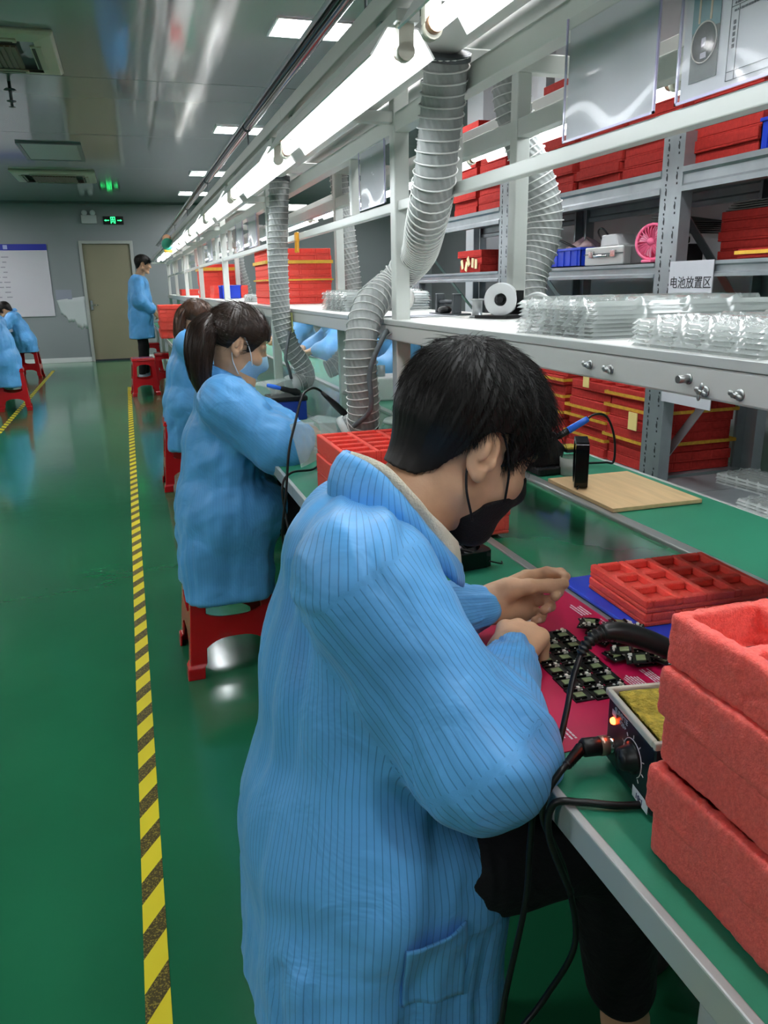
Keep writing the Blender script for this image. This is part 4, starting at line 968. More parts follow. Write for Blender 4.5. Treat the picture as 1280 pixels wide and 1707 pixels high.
def pcb(x, y, z, rz, label, group):
    if 'pcb' in PROTO: return dup(PROTO['pcb'], None, (x, y, z), rz, label, group)
    t = thing('circuit_board', label, 'circuit board', (0, 0, 0), group)
    obj('board', MB().box((-.0142, -.0165, 0), (.0142, .0165, .0016)), M_PCB, t)
    obj('chip', MB().box((-.0085, -.0110, .0016), (.0055, .0030, .0036)), M_CHIP, t, bevel=.0005, bseg=1)
    obj('connector', MB().box((.0020, .0075, .0016), (.0060, .0125, .0066)), M_TAN, t)
    obj('connector', MB().box((-.0055, .0095, .0016), (-.0028, .0125, .0050)), M_TAN, t)
    mb = MB(); R_ = random.Random(2)
    for k in range(12):
        px_, py_ = R_.uniform(-.012, .011), R_.choice([-.0125, -.0105, .0085, .0105, .0125]); mb.box((px_, py_-.0006, .0016), (px_+.0018, py_+.0008, .0026))
    obj('solder_pads', mb, M_TAN, t)['kind'] = 'stuff'
    obj('pin_header', MB().box((-.0125, -.0128, .0016), (.004, -.0098, .0042)).box((-.0125, .0078, .0016), (.002, .0100, .0040)), M_BLACKG, t)
    PROTO['pcb'] = t; t.location = (x, y, z); t.rotation_euler.z = rz
    return t
pl = ['row nearest the soldering station', 'second row', 'third row', 'fourth row', 'fifth row', 'row nearest the man\'s fingers']
tt = -.02; ca, sa = math.cos(tt), math.sin(tt)
for j in range(6):
    for i in range(3):
        u_, v_ = .0295*i, .0352*j
        x = .519+u_+.0030*j; y = .797+v_-.004*i
        pcb(x, y, .7523, tt, f'black circuit board in the neat array, {pl[j]}, {["aisle side", "middle", "belt side"][i]}', 'boards in the neat array')
R_ = random.Random(21)
for (cx, cy, n, gl) in ((.665, .935, 13, 'farther'), (.650, .842, 12, 'nearer')):
    for k in range(n):
        x = cx+R_.uniform(-.032, .032); y = cy+R_.uniform(-.038, .038)
        pb_ = pcb(x, y, .7553+.0014*k, R_.uniform(0, 6.28), f'loose circuit board {ORD[k]} in the {gl} untidy pile on the magenta mat', f'boards in the {gl} pile'); pb_.rotation_euler.x = R_.uniform(-.16, .16); pb_.rotation_euler.y = R_.uniform(-.16, .16)
o = obj('paper_strip', MB().box((.553, .99, .7523), (.575, 1.075, .753), None), M_PAPER, loc=(.565, 1.03, .7523)); o.rotation_euler.z = -.1; tag(o, 'white paper strip under the man\'s right fingertips', 'paper')

# soldering station
A0 = Vector((.470, .664, .7515)); e = Vector((-.16, -.987, 0)).normalized(); nn = Vector((-e.y*-1*-1, 0, 0)); nn = e.cross(Vector((0, 0, 1)))
S = Matrix((e, Vector((0, 0, 1)), nn)).transposed().to_4x4(); S = Matrix.Translation(A0) @ S     # u along face, v up, w outward (-X)
t = st_ = thing('soldering_station', 'black soldering station with lit red lamp, dial and sponge tray beside the red stack', 'soldering station', tuple(A0))
M_NAVY = mat('station_black', '11131c', .33)
obj('case', MB().box((0, .004, -.15), (.112, .083, 0), S), M_NAVY, t, bevel=.004)
mb = MB(); 
for u0 in (.01, .092): mb.box((u0, 0, -.14), (u0+.012, .004, -.01), S)
obj('rubber_foot', mb, M_RUBBER, t)
mb = MB()
for a, b in (((-.002, .083, -.10), (.004, .092, .003)), ((.108, .083, -.10), (.114, .092, .003)), ((.004, .083, -.003), (.108, .092, .003)), ((.004, .083, -.10), (.108, .092, -.094))): mb.box(a, b, S)
tr = obj('tray_rim', mb, mat('rim_beige', 'c3bcae', .4), t, bevel=.002)
def spg(u_, v_): 
    p = Vector((.009+.094*u_, .0875+.003*math.sin(9*u_)*math.sin(7*v_), -.008-.082*v_)); return S @ p
sb = MB().sheet(spg, 24, 20); obj('sponge', sb, M_SPONGE, tr, solid=.006)
obj('burn_slot', MB().cbox((.07, .0915, -.05), (.03, .002, .012), S), mat('burnt', '3c2a12', .9), tr, bevel=.003)
led_ = obj('power_lamp', MB().lathe([(0, .004), (.003, .0035), (.0042, .001), (.0042, 0)], S @ Vector((.018, .060, 0)), nn, 14), mat('red_led', 'ff4a1c', .3, emit=14), t)
obj('dial_ring', MB().tube([S @ Vector((.066+.0205*math.cos(a), .045+.0205*math.sin(a), .0006)) for a in np.linspace(-.9, 4.2, 40)], .0005, 5), M_WHITEINK, t)
mb = MB()
for a in np.linspace(-.9, 4.1, 9): mb.bar(S @ Vector((.066+.022*math.cos(a), .045+.022*math.sin(a), .0004)), S @ Vector((.066+.026*math.cos(a), .045+.026*math.sin(a), .0004)), .0008, .0006, nn)
obj('dial_marks', mb, M_WHITEINK, t)['kind'] = 'stuff'
kb = obj('dial', MB().lathe([(0, .016), (.010, .016), (.0125, .013), (.014, .004), (.017, .003), (.017, 0)], S @ Vector((.066, .045, 0)), nn, 24), M_BLACK, t)
obj('pointer', MB().box((.0655, .045, .0162), (.0667, .056, .0168), S), M_STEELD, kb)
text_mesh('lettering', 'SUNYTE', .0085, S @ axes((.035, .0755, .0006), (1, 0, 0), (0, 1, 0)), mat('silver_print', 'a9b6c2', .5), t)
text_mesh('lettering', '938+', .0075, S @ axes((.040, .0675, .0006), (1, 0, 0), (0, 1, 0)), mat('silver_print', 'a9b6c2'), t)
obj('emblem', MB().box((.014, .066, .0003), (.024, .073, .0008), S), mat('silver_print', 'a9b6c2'), t)
sk = obj('sticker', MB().box((.072, .004, .0005), (.106, .017, .001), S), mat('sticker_white', 'd7dbe2', .5), t, bevel=.0004)
text_mesh('handwriting', '1-01', .009, S @ axes((.088, .0105, .0012), (-1, 0, 0), (0, -1, 0)), mat('pen_blue', '3b4668', .6), sk)
jx = S @ Vector((.018, .030, 0))
obj('jack_ring', MB().lathe([(.0095, 0), (.0095, .006), (.007, .007)], jx, nn, 18), M_CHROME, t)
# plug with cable, looping off the bench edge up to the iron
t = thing('soldering_iron', 'black soldering iron with ribbed cable relief leaning behind the red stack, its cable looping below', 'soldering iron', (.47, .68, .9))
hp = [(.480, .722, .874), (.505, .722, .880), (.545, .718, .868), (.60, .700, .842), (.64, .685, .822)]
HP = spline(hp, 6); n = len(HP)
obj('handle', MB().tube(HP[4:], [.0095+.004*math.sin(pi*min(1, i/(n-5)*1.3)) for i in range(n-4)], 16), M_BLACK, t)
mb = MB()
P_ = spline([(.466, .718, .858), (.474, .720, .868), (.486, .722, .876), (.50, .722, .879), (.512, .721, .877)], 10)
mb.tube(P_, .0, 14, rfun=lambda i, a: (.0055+.004*i/len(P_))*(1+.16*(1 if (i//2) % 2 else -1)))
obj('strain_relief', mb, M_RUBBER, t)
obj('cable', MB().tube(spline([(.466, .718, .858), (.449, .705, .835), (.430, .685, .805), (.408, .665, .775), (.376, .65, .735), (.368, .645, .68), (.362, .64, .60), (.338, .635, .48), (.338, .64, .41), (.36, .645, .405), (.40, .645, .45), (.428, .635, .53), (.405, .63, .64), (.372, .625, .72), (.372, .622, .755), (.388, .624, .778), (.402, .63, .782)], 14), .0036, 12), M_RUBBER, t)
pe = jx+nn*.05+Vector((0, .004, 0))
pg = obj('plug', MB().lathe([(.0065, .006), (.0105, .008), (.0105, .034), (.008, .037), (.006, .037)], jx, nn, 20), M_BLACK, t)
obj('plug_ring', MB().lathe([(.0105, .006), (.0112, .0065), (.0112, .015), (.0105, .0155)], jx, nn, 20), mat('plug_copper', 'a98d7c', .3, metal=.8), pg)
q0 = jx+nn*.036; q1 = Vector((.398, .628, .781)); Q_ = [q0.lerp(q1, k/14) for k in range(15)]
obj('plug_relief', MB().tube(Q_, .005, 12, rfun=lambda i, a: (.0065-.002*i/15)*(1+.14*(1 if i % 2 else -1))), M_RUBBER, t)
o = obj('power_cable', MB().tube(spline([(.395, .60, .64), (.372, .612, .71), (.374, .610, .752), (.40, .597, .757), (.432, .582, .756), (.462, .5735, .756), (.485, .565, .756)], 10), .004, 12), M_RUBBER, loc=(.4, .6, .75)); tag(o, 'black power cable crossing the bench edge towards the soldering station', 'cable')

def pcfan(M4, label):
    t = thing('cooling_fan', label, 'fan', tuple(M4.to_translation()))
    mb = MB(); h = .06; d_ = .034
    def ring(r, z, n=40): return [M4 @ Vector((r*math.cos(2*pi*k/n), r*math.sin(2*pi*k/n), z)) for k in range(n)]
    def sq(z, n=40):
        out = []
        for k in range(n):
            a = 2*pi*k/n; c, s = math.cos(a), math.sin(a); q = min(h/max(abs(c), 1e-6), h/max(abs(s), 1e-6)); q = min(q, h*1.32); out.append(M4 @ Vector((q*c, q*s, z)))
        return out
    vs = sq(0)+sq(d_)+ring(.055, d_)+ring(.055, 0); n = 40
    mb.add(vs, [(j*n+i, j*n+(i+1) % n, ((j+1) % 4)*n+(i+1) % n, ((j+1) % 4)*n+i) for j in range(4) for i in range(n)])
    obj('frame', mb, M_BLACKG, t, bevel=.001)
    obj('hub', MB().lathe([(0, .030), (.021, .030), (.023, .027), (.023, .004), (0, .004)], M4 @ Vector((0, 0, 0)), M4.to_3x3() @ Vector((0, 0, 1)), 28), M_BLACK, t)
    obj('hub_label', MB().lathe([(.0, .0305), (.019, .0305)], M4 @ Vector((0, 0, 0)), M4.to_3x3() @ Vector((0, 0, 1)), 28), mat('fan_label', 'e9d5da', .5), t, solid=.0006)
    obj('label_print', MB().tube([M4 @ Vector((.013*math.cos(a), .013*math.sin(a), .0311)) for a in np.linspace(0, 2*pi, 7)[:-1]], .0012, 6, closed=True), mat('fan_label_pink', 'c8506a', .5), t)
    for k in range(7):
        a0 = 2*pi*k/7; mb = MB(); vs = []
        for i in range(6):
            r = .022+.031*i/5; a = a0+.25*i/5
            for s in (0, 1): vs.append(M4 @ Vector((r*math.cos(a+s*.55), r*math.sin(a+s*.55), .008+.017*s)))
        mb.add(vs, [(2*i, 2*i+1, 2*i+3, 2*i+2) for i in range(5)], True); obj('blade', mb, M_BLACK, t, solid=.0014)
    for k in range(4):
        a = pi/2*k+.4; obj('strut', MB().bar(M4 @ Vector((.020*math.cos(a), .020*math.sin(a), .0305)), M4 @ Vector((.056*math.cos(a), .056*math.sin(a), .0315)), .006, .003, M4.to_3x3() @ Vector((0, 0, 1))), M_BLACK, t)
    obj('lead_wire', MB().tube(spline([M4 @ Vector((.05, -.058, .012)), M4 @ Vector((.075, -.062, .004)), M4 @ Vector((.085, -.05, .003))], 6), .0016, 6), M_RUBBER, t)
    return t
pcfan(Matrix.Translation((.560, 1.335, .7515)) @ Matrix.Rotation(.12, 4, 'Z'), 'black cooling fan lying flat on the bench in front of the man\'s collar')
o = obj('plywood_board', MB().box((-.125, -.16, 0), (.125, .16, .010)), M_WOOD, loc=(0, 0, 0), bevel=.001); o.location = (1.175, 1.67, .7515); o.rotation_euler.z = -.02; tag(o, 'pale plywood board lying on the rear bench under the upright black fan', 'board')
Mf = Matrix.Translation((1.085, 1.755, .8225)) @ Matrix.Rotation(-.50, 4, 'Z') @ Matrix.Rotation(pi/2, 4, 'Y')
pcfan(Mf, 'black cooling fan standing on edge at the corner of the plywood board')
t = thing('tape_cup', 'small clear round tub behind the upright black fan', 'tub', (1.16, 1.88, .7515))
obj('wall', MB().lathe([(.034, 0), (.036, .0), (.038, .05), (.035, .05), (.034, .004)], (1.165, 1.89, .7515), (0, 0, 1), 28), mat('cloudy_plastic', 'c9cdc6', .25, alpha=.55), t)
obj('bottom', MB().lathe([(0, 0), (.034, 0), (.034, .004), (0, .004)], (1.165, 1.89, .7515), (0, 0, 1), 24), mat('cloudy_plastic', 'c9cdc6'), t)
def iron_stand(x, y, z, label, blab, d=Vector((.7, .35, .62)), blue=True, rz=0):
    """black holder with a soldering iron in its spring"""
    t = thing('iron_holder', label, 'iron holder', (x, y, z))
    obj('base', MB().box((x-.055, y-.05, z), (x+.055, y+.06, z+.022)), M_BLACK, t, bevel=.005)
    obj('body', MB().prism([(-.05, 0), (.03, 0), (.045, .05), (.01, .085), (-.05, .06)], (x-.005, y+.04, z+.022), (1, 0, 0), (0, 0, 1), .07), M_BLACK, t, bevel=.005)
    d = d.normalized(); p = Vector((x+.01, y+.01, z+.085))
    obj('spring_holder', MB().lathe([(.010, -.03), (.013, 0), (.017, .02), (.019, .024), (.014, .024)], p, d, 18), M_BLACKG, t)
    obj('sponge_tray', MB().box((x+.035, y-.045, z+.060), (x+.085, y+.015, z+.068)), M_BLACK, t)
    obj('sponge', MB().box((x+.038, y-.042, z+.068), (x+.082, y+.012, z+.074)), M_SPONGE, t, bevel=.002)
    return p, d
p, d = iron_stand(1.115, 1.945, .7515, 'black soldering iron holder on the rear bench by the man\'s forehead', '')
t = thing('soldering_iron', 'blue-handled soldering iron in the black holder beside the plywood board', 'soldering iron', tuple(p))
d = Vector((.78, -.1, .42)).normalized()
obj('grip_tip', MB().lathe([(.006, .02), (.009, .03), (.010, .06), (.008, .062)], p, d, 16), M_BLACK, t)
obj('handle', MB().lathe([(.008, .06), (.0105, .064), (.0095, .12), (.0085, .128), (.004, .13)], p, d, 16), mat('iron_blue', '2f6fe0', .3), t)
q = p+d*.13
obj('cable', MB().tube(spline([q-d*.01, q+d*.025, q+Vector((.06, -.005, .0)), q+Vector((.085, -.01, -.06)), q+Vector((.085, -.015, -.13)), (1.30, 1.93, .765), (1.27, 1.97, .757), (1.2, 1.99, .757)], 10), .0034, 10), M_RUBBER, t)
# ponytailed woman's bench
t = thing('iron_holder', 'black slanted iron holder in front of the clear hood at the woman\'s bench', 'iron holder', (.62, 2.225, .7505))
obj('base', MB().box((.56, 2.185, .7505), (.68, 2.265, .775)), M_BLACK, t, bevel=.005)
obj('body', MB().prism([(0, 0), (.10, 0), (.12, .10), (.05, .135), (.0, .085)], (.565, 2.255, .775), (1, 0, 0), (0, 0, 1), .06), M_BLACK, t, bevel=.006)
p2 = Vector((.612, 2.20, .885)); d2 = Vector((-.70, 0, .70)).normalized()
obj('spring_holder', MB().lathe([(.010, -.03), (.014, 0), (.018, .02), (.020, .026), (.015, .026)], p2-d2*.02, d2, 18), M_BLACKG, t)
t = thing('soldering_iron', 'black soldering iron leaning from its holder towards the ponytailed woman, cable looping down', 'soldering iron', tuple(p2))
obj('handle', MB().lathe([(.004, .0), (.008, .01), (.011, .03), (.010, .09), (.007, .115), (.005, .14), (.0, .14)], p2, d2, 16), M_BLACK, t)
obj('cable', MB().tube(spline([p2+d2*.13, p2+d2*.15, (.478, 2.18, 1.0), (.44, 2.13, .985), (.408, 2.08, .925), (.38, 2.05, .85), (.362, 2.03, .74), (.345, 2.02, .64), (.35, 2.03, .575), (.375, 2.05, .57), (.372, 2.10, .64), (.37, 2.13, .73), (.40, 2.15, .765), (.47, 2.2, .757), (.5, 2.24, .757)], 10), .0036, 10), M_RUBBER, t)
t = thing('soldering_station', 'blue soldering station with black top on the woman\'s bench', 'soldering station', (.60, 3.18, .7505))
obj('case', MB().box((.52, 3.13, .7505), (.665, 3.26, .83)), mat('station_blue', '1d3f9e', .35), t, bevel=.004)
obj('top', MB().box((.515, 3.125, .83), (.67, 3.265, .848)), M_BLACK, t, bevel=.003)
obj('side_panel', MB().box((.513, 3.135, .755), (.5195, 3.255, .825)), mat('station_yellow', 'd8d23c', .4), t)
t = thing('soldering_iron', 'blue and black soldering iron resting across the blue station', 'soldering iron', (.58, 3.14, .85))
a = Vector((.50, 3.10, .905)); b = Vector((.64, 3.14, .860)); dd = (b-a).normalized()
obj('handle', MB().lathe([(0, 0), (.007, .002), (.009, .03), (.008, .06)], a, dd, 14), mat('iron_blue', '2f6fe0'), t)
obj('barrel', MB().lathe([(.008, .06), (.011, .07), (.011, .11), (.016, .13), (.012, .15), (0, .15)], a, dd, 14), M_BLACK, t)
for k, (x, y, r, lb) in enumerate(((.50, 2.62, .1, 'white paper sheet under the woman\'s right hand'), (.56, 2.95, -.2, 'shiny white sheet beside the blue soldering station'))):
    o = obj('paper_sheet', MB().box((-.09, -.12, 0), (.09, .12, .0012)), M_PAPER, loc=(0, 0, 0)); o.location = (x, y, .7507); o.rotation_euler.z = r; tag(o, lb, 'paper')
# rear bench beyond
t = thing('storage_tub', 'squat green translucent tub on the rear bench behind the large hose', 'tub', (.95, 2.5, .752))
obj('tub', MB().lathe([(0, 0), (.085, 0), (.10, .02), (.10, .085), (.09, .10), (.086, .10)], (.865, 2.42, .7425), (0, 0, 1), 28), mat('green_tub', '5f8f7a', .25, alpha=.75), t)
obj('lid', MB().lathe([(0, .112), (.06, .112), (.09, .106), (.094, .098), (.0, .098)], (.865, 2.42, .7425), (0, 0, 1), 28), mat('tub_lid', 'b9c4b8', .3, alpha=.8), t)
t = thing('bench_meter', 'white metal apparatus with a red label on the rear bench behind the hose', 'apparatus', (1.10, 3.55, .7515))
obj('body', MB().box((1.07, 3.5, .7515), (1.24, 3.68, .86)), mat('apparatus_white', 'd9d9d6', .3), t, bevel=.008)
obj('neck', MB().cyl((1.13, 3.58, .86), (1.13, 3.58, .91), .02, 16), M_STEEL, t)
obj('label', MB().box((1.068, 3.54, .80), (1.0695, 3.64, .84)), mat('label_red', 'c8303c', .5), t)

# ================================================================== stools
def stool(x, y, rz, label, h=.46, z=0):
    if 'stool' in PROTO: return dup(PROTO['stool'], None, (x, y, z), rz, label)
    t = thing('plastic_stool', label, 'stool', (0, 0, 0), 'red plastic stools')
    a, b = .125, .165                                          # half width at seat and floor
    hw = lambda zz: b+(a-b)*zz/h
    mb = MB(); mb.box((-.135, -.135, h-.018), (.135, .135, h)); obj('seat', mb, M_REDPL, t, bevel=.012)
    obj('seat_rim', MB().box((-.139, -.139, h-.034), (.139, .139, h-.016)), M_REDPL, t, bevel=.006)
    for sx in (-1, 1):
        for sy in (-1, 1):
            mb = MB(); rows_ = []
            for zz in (0, .04, .05, h-.03):
                q = hw(zz)+(.008 if zz < .045 else 0); w_ = .058-.012*zz/h
                rows_.append([(sx*q, sy*(q-w_), zz), (sx*q, sy*q, zz), (sx*(q-w_), sy*q, zz), (sx*(q-w_), sy*(q-.008), zz), (sx*(q-.008), sy*(q-.008), zz), (sx*(q-.008), sy*(q-w_), zz)])
            vs = [p for r in rows_ for p in r]; n = 6
            fs = [(j*n+i, j*n+(i+1) % n, (j+1)*n+(i+1) % n, (j+1)*n+i) for j in range(3) for i in range(n)]+[tuple(reversed(range(n))), tuple(range(3*n, 4*n))]
            if sx*sy < 0: fs = [f[::-1] for f in fs]
            mb.add(vs, fs); obj('leg', mb, M_REDPL, t, bevel=.003)
    for k in range(4):
        M_ = Matrix.Rotation(k*pi/2, 4, 'Z'); n = 12
        z0, z1 = .135, .205; mb = MB(); vs = []
        for i in range(n+1):
            u_ = -1+2*i/n; e_ = abs(u_)**3
            for zz, q in ((z0-.035*e_, 0), (z1+.02*e_, 0)):
                q = hw(zz); vs += [M_ @ Vector(((q-.05)*u_, -q, zz)), M_ @ Vector(((q-.05)*u_, -q+.01, zz))]
        fs = []
        for i in range(n):
            o_ = 4*i; fs += [(o_, o_+4, o_+6, o_+2), (o_+1, o_+3, o_+7, o_+5), (o_+2, o_+6, o_+7, o_+3), (o_, o_+1, o_+5, o_+4)]
        mb.add(vs, fs); obj('side_rail', mb, M_REDPL, t)
        q = hw(h-.05); vs = []; mb = MB()
        for i in range(n+1):
            u_ = -1+2*i/n; e_ = abs(u_)**3
            for zz in (h-.075-.03*e_, h-.03): q = hw(zz); vs += [M_ @ Vector(((q-.045)*u_, -q, zz)), M_ @ Vector(((q-.045)*u_, -q+.01, zz))]
        mb.add(vs, fs); obj('apron', mb, M_REDPL, t)
    PROTO['stool'] = t; t.location = (x, y, z); t.rotation_euler.z = rz
    return t
stool(.237, 2.63, .03, 'red plastic stool under the woman with the long black ponytail')
stool(.285, 5.28, .0, 'red plastic stool under the brown-haired woman')
stool(.12, 10.30, .06, 'empty red plastic stool in the aisle, nearest the standing man\'s feet')
stool(.42, 11.0, .0, 'red plastic stool half hidden behind the empty one')
stool(.30, 13.2, .0, 'red plastic stool behind the standing man')
stool(.250, .89, .0, 'red plastic stool under the man in the striped coat')
stool(-1.31, 9.62, .1, 'red plastic stool under the person cut by the left frame edge')
stool(-1.50, 13.15, -.05, 'red plastic stool under the bent-over worker at left')
# left bench
t = thing('assembly_workbench', 'pale bench top at the left frame edge where the bent-over worker sits', 'workbench', (-2.1, 11, 0))
obj('tabletop', MB().box((-2.6, 8.2, .715), (-1.66, 14.2, .75)), M_GREENMAT, t)
obj('edge_band', MB().box((-1.66, 8.2, .712), (-1.648, 14.2, .752)), M_TRIM, t, bevel=.002)
for y in (8.3, 11.2, 14.1):
    for x in (-2.5, -1.75): obj('leg', MB().box((x-.02, y-.02, 0), (x+.02, y+.02, .715)), M_WHITE, t)
o = obj('foam_tray', tray_mesh(.26, .3, .04, 3, 4), M_FOAM, loc=(0, 0, 0)); o.location = (-1.86, 12.75, .7515); tag(o, 'pink-red foam tray on the left bench in front of the bent-over worker', 'foam tray')
# ================================================================== people
class Field:
    def __init__(s, lo, hi, vox):
        s.vox = vox; s.lo = V3(lo); n = np.ceil((V3(hi)-s.lo)/vox).astype(int)+2; s.n = n
        s.F = np.full(tuple(n), .3, np.float32)
    def _sl(s, lo, hi):
        a = np.clip(np.floor((V3(lo)-s.lo)/s.vox).astype(int), 0, s.n); b = np.clip(np.ceil((V3(hi)-s.lo)/s.vox).astype(int)+1, 0, s.n)
        if np.any(b <= a): return None, None
        sl = tuple(slice(a[i], b[i]) for i in range(3))
        g = [(s.lo[i]+s.vox*np.arange(a[i], b[i])).astype(np.float32) for i in range(3)]
        return sl, (g[0][:, None, None], g[1][None, :, None], g[2][None, None, :])
    def _mix(s, sl, d, k, op):
        A = s.F[sl]
        if op == '-':
            h = np.clip(.5-.5*(A+d)/k, 0, 1); s.F[sl] = A+(-d-A)*h+k*h*(1-h)
        else:
            h = np.clip(.5+.5*(d-A)/k, 0, 1); s.F[sl] = d+(A-d)*h-k*h*(1-h)
    def rc(s, a, b, ra, rb, k=.02, op='+', lat=None, sq=1.):
        a = V3(a); b = V3(b); m = max(ra, rb)*max(1, sq)+k+2*s.vox
        sl, g = s._sl(np.minimum(a, b)-m, np.maximum(a, b)+m)
        if sl is None: return s
        s._mix(sl, rc_dist(g, a, b, ra, rb, lat, sq), k, op); return s
    def ell(s, c, r, T=None, k=.02, op='+'):
        """ellipsoid, centre and radii in the frame T = (origin, axes)"""
        O, Ax = T if T is not None else (np.zeros(3), np.eye(3))
        cw = O+V3(c)@Ax; m = max(r)+k+2*s.vox
        sl, g = s._sl(cw-m, cw+m)
        if sl is None: return s
        X, Y, Z = g[0]-cw[0], g[1]-cw[1], g[2]-cw[2]
        q = [(X*Ax[i, 0]+Y*Ax[i, 1]+Z*Ax[i, 2])/r[i] for i in range(3)]
        k0 = np.sqrt(q[0]**2+q[1]**2+q[2]**2); k1 = np.sqrt((q[0]/r[0])**2+(q[1]/r[1])**2+(q[2]/r[2])**2)
        s._mix(sl, k0*(k0-1)/np.maximum(k1, 1e-6), k, op); return s
    def cut(s, fn):
        g = [(s.lo[i]+s.vox*np.arange(s.n[i])).astype(np.float32) for i in range(3)]
        s.F = np.maximum(s.F, fn(g[0][:, None, None], g[1][None, :, None], g[2][None, None, :])).astype(np.float32); return s
    def mesh(s): return surface_nets(s.F, s.lo, s.vox)
def rc_dist(g, a, b, ra, rb, lat=None, sq=1.):
    d = b-a; X, Y, Z = g[0]-a[0], g[1]-a[1], g[2]-a[2]
    if lat is not None and sq != 1:
        w = V3(lat); w = w/np.linalg.norm(w); e = (1-1/sq); pw = (X*w[0]+Y*w[1]+Z*w[2])*e
        X, Y, Z = X-pw*w[0], Y-pw*w[1], Z-pw*w[2]; d = d-w*np.dot(d, w)*e
    t = np.clip((X*d[0]+Y*d[1]+Z*d[2])/max(np.dot(d, d), 1e-9), 0, 1)
    return np.sqrt((X-t*d[0])**2+(Y-t*d[1])**2+(Z-t*d[2])**2)-(ra+(rb-ra)*t)
def frame(o, yaw, pitch, roll=0.):
    f = np.array([math.cos(yaw)*math.cos(pitch), math.sin(yaw)*math.cos(pitch), -math.sin(pitch)])
    l0 = np.array([-math.sin(yaw), math.cos(yaw), 0]); u0 = np.cross(f, l0)
    l = l0*math.cos(roll)+u0*math.sin(roll); u = np.cross(f, l)
    return (V3(o), np.array([f, l, u]))
def W(T, p): return T[0]+V3(p)@T[1]
def head_field(T, neck, vox=.0025, neck_r=.052, k=.02, s=1.):
    lo = np.minimum(T[0], V3(neck))-.17; hi = np.maximum(T[0], V3(neck))+.17
    F = Field(lo, hi, vox); e = lambda c, r, kk=k, op='+': F.ell([x*s for x in c], [x*s for x in r], T, kk, op)
    r = lambda a, b, ra, rb, kk=k, op='+': F.rc(W(T, [x*s for x in a]), W(T, [x*s for x in b]), ra*s, rb*s, kk, op)
    e((-.014, 0, .030), (.096, .075, .088)); e((.030, 0, -.032), (.062, .060, .080))
    for y in (-1, 1):
        r((-.002, y*.052, -.060), (.055, y*.022, -.108), .020, .018); e((.055, y*.036, -.030), (.030, .026, .026))
        e((.088, y*.032, .002), (.016, .017, .013), .012, '-'); e((.070, y*.031, -.001), (.0135, .0135, .0135), .004)
        r((.078, y*.018, .020), (.070, y*.050, .018), .011, .009, .012)
    r((.066, 0, -.105), (.070, 0, -.108), .020, .020); r((.084, 0, .012), (.106, 0, -.030), .009, .012, .014)
    for y in (-1, 1): e((.098, y*.013, -.034), (.010, .008, .008), .008)
    r((.082, -.016, -.062), (.082, .016, -.062), .009, .009, .012); r((.080, -.014, -.074), (.080, .014, -.074), .009, .009, .010); r((.088, -.014, -.0675), (.088, .014, -.0675), .003, .003, .004, '-')
    for y in (-1, 1):                                           # ears
        E = (W(T, (-.010*s, y*.076*s, -.008*s)), np.array([T[1][0]*.92+T[1][1]*y*.39, T[1][1]*y*.92-T[1][0]*.39, T[1][2]]))
        EE = lambda c, rr, kk, op='+': F.ell([x*s for x in c], [x*s for x in rr], E, kk, op)
        EE((-.004, .004, .002), (.019, .0075, .031), .006); EE((.0, .012, .004), (.0115, .008, .020), .005, '-')
        EE((-.004, .010, .006), (.0065, .004, .014), .004); EE((.004, .011, -.010), (.006, .007, .006), .003, '-'); EE((.003, .003, -.026), (.009, .006, .009), .006); EE((.013, .006, -.006), (.004, .004, .007), .004)
    F.rc(W(T, (-.022*s, 0, -.045*s)), neck, neck_r*s*.98, neck_r*1.12, .03)
    F.rc(W(T, (.01*s, 0, -.07*s)), V3(neck)+T[1][0]*.015, .036*s, .045, .03)
    return F
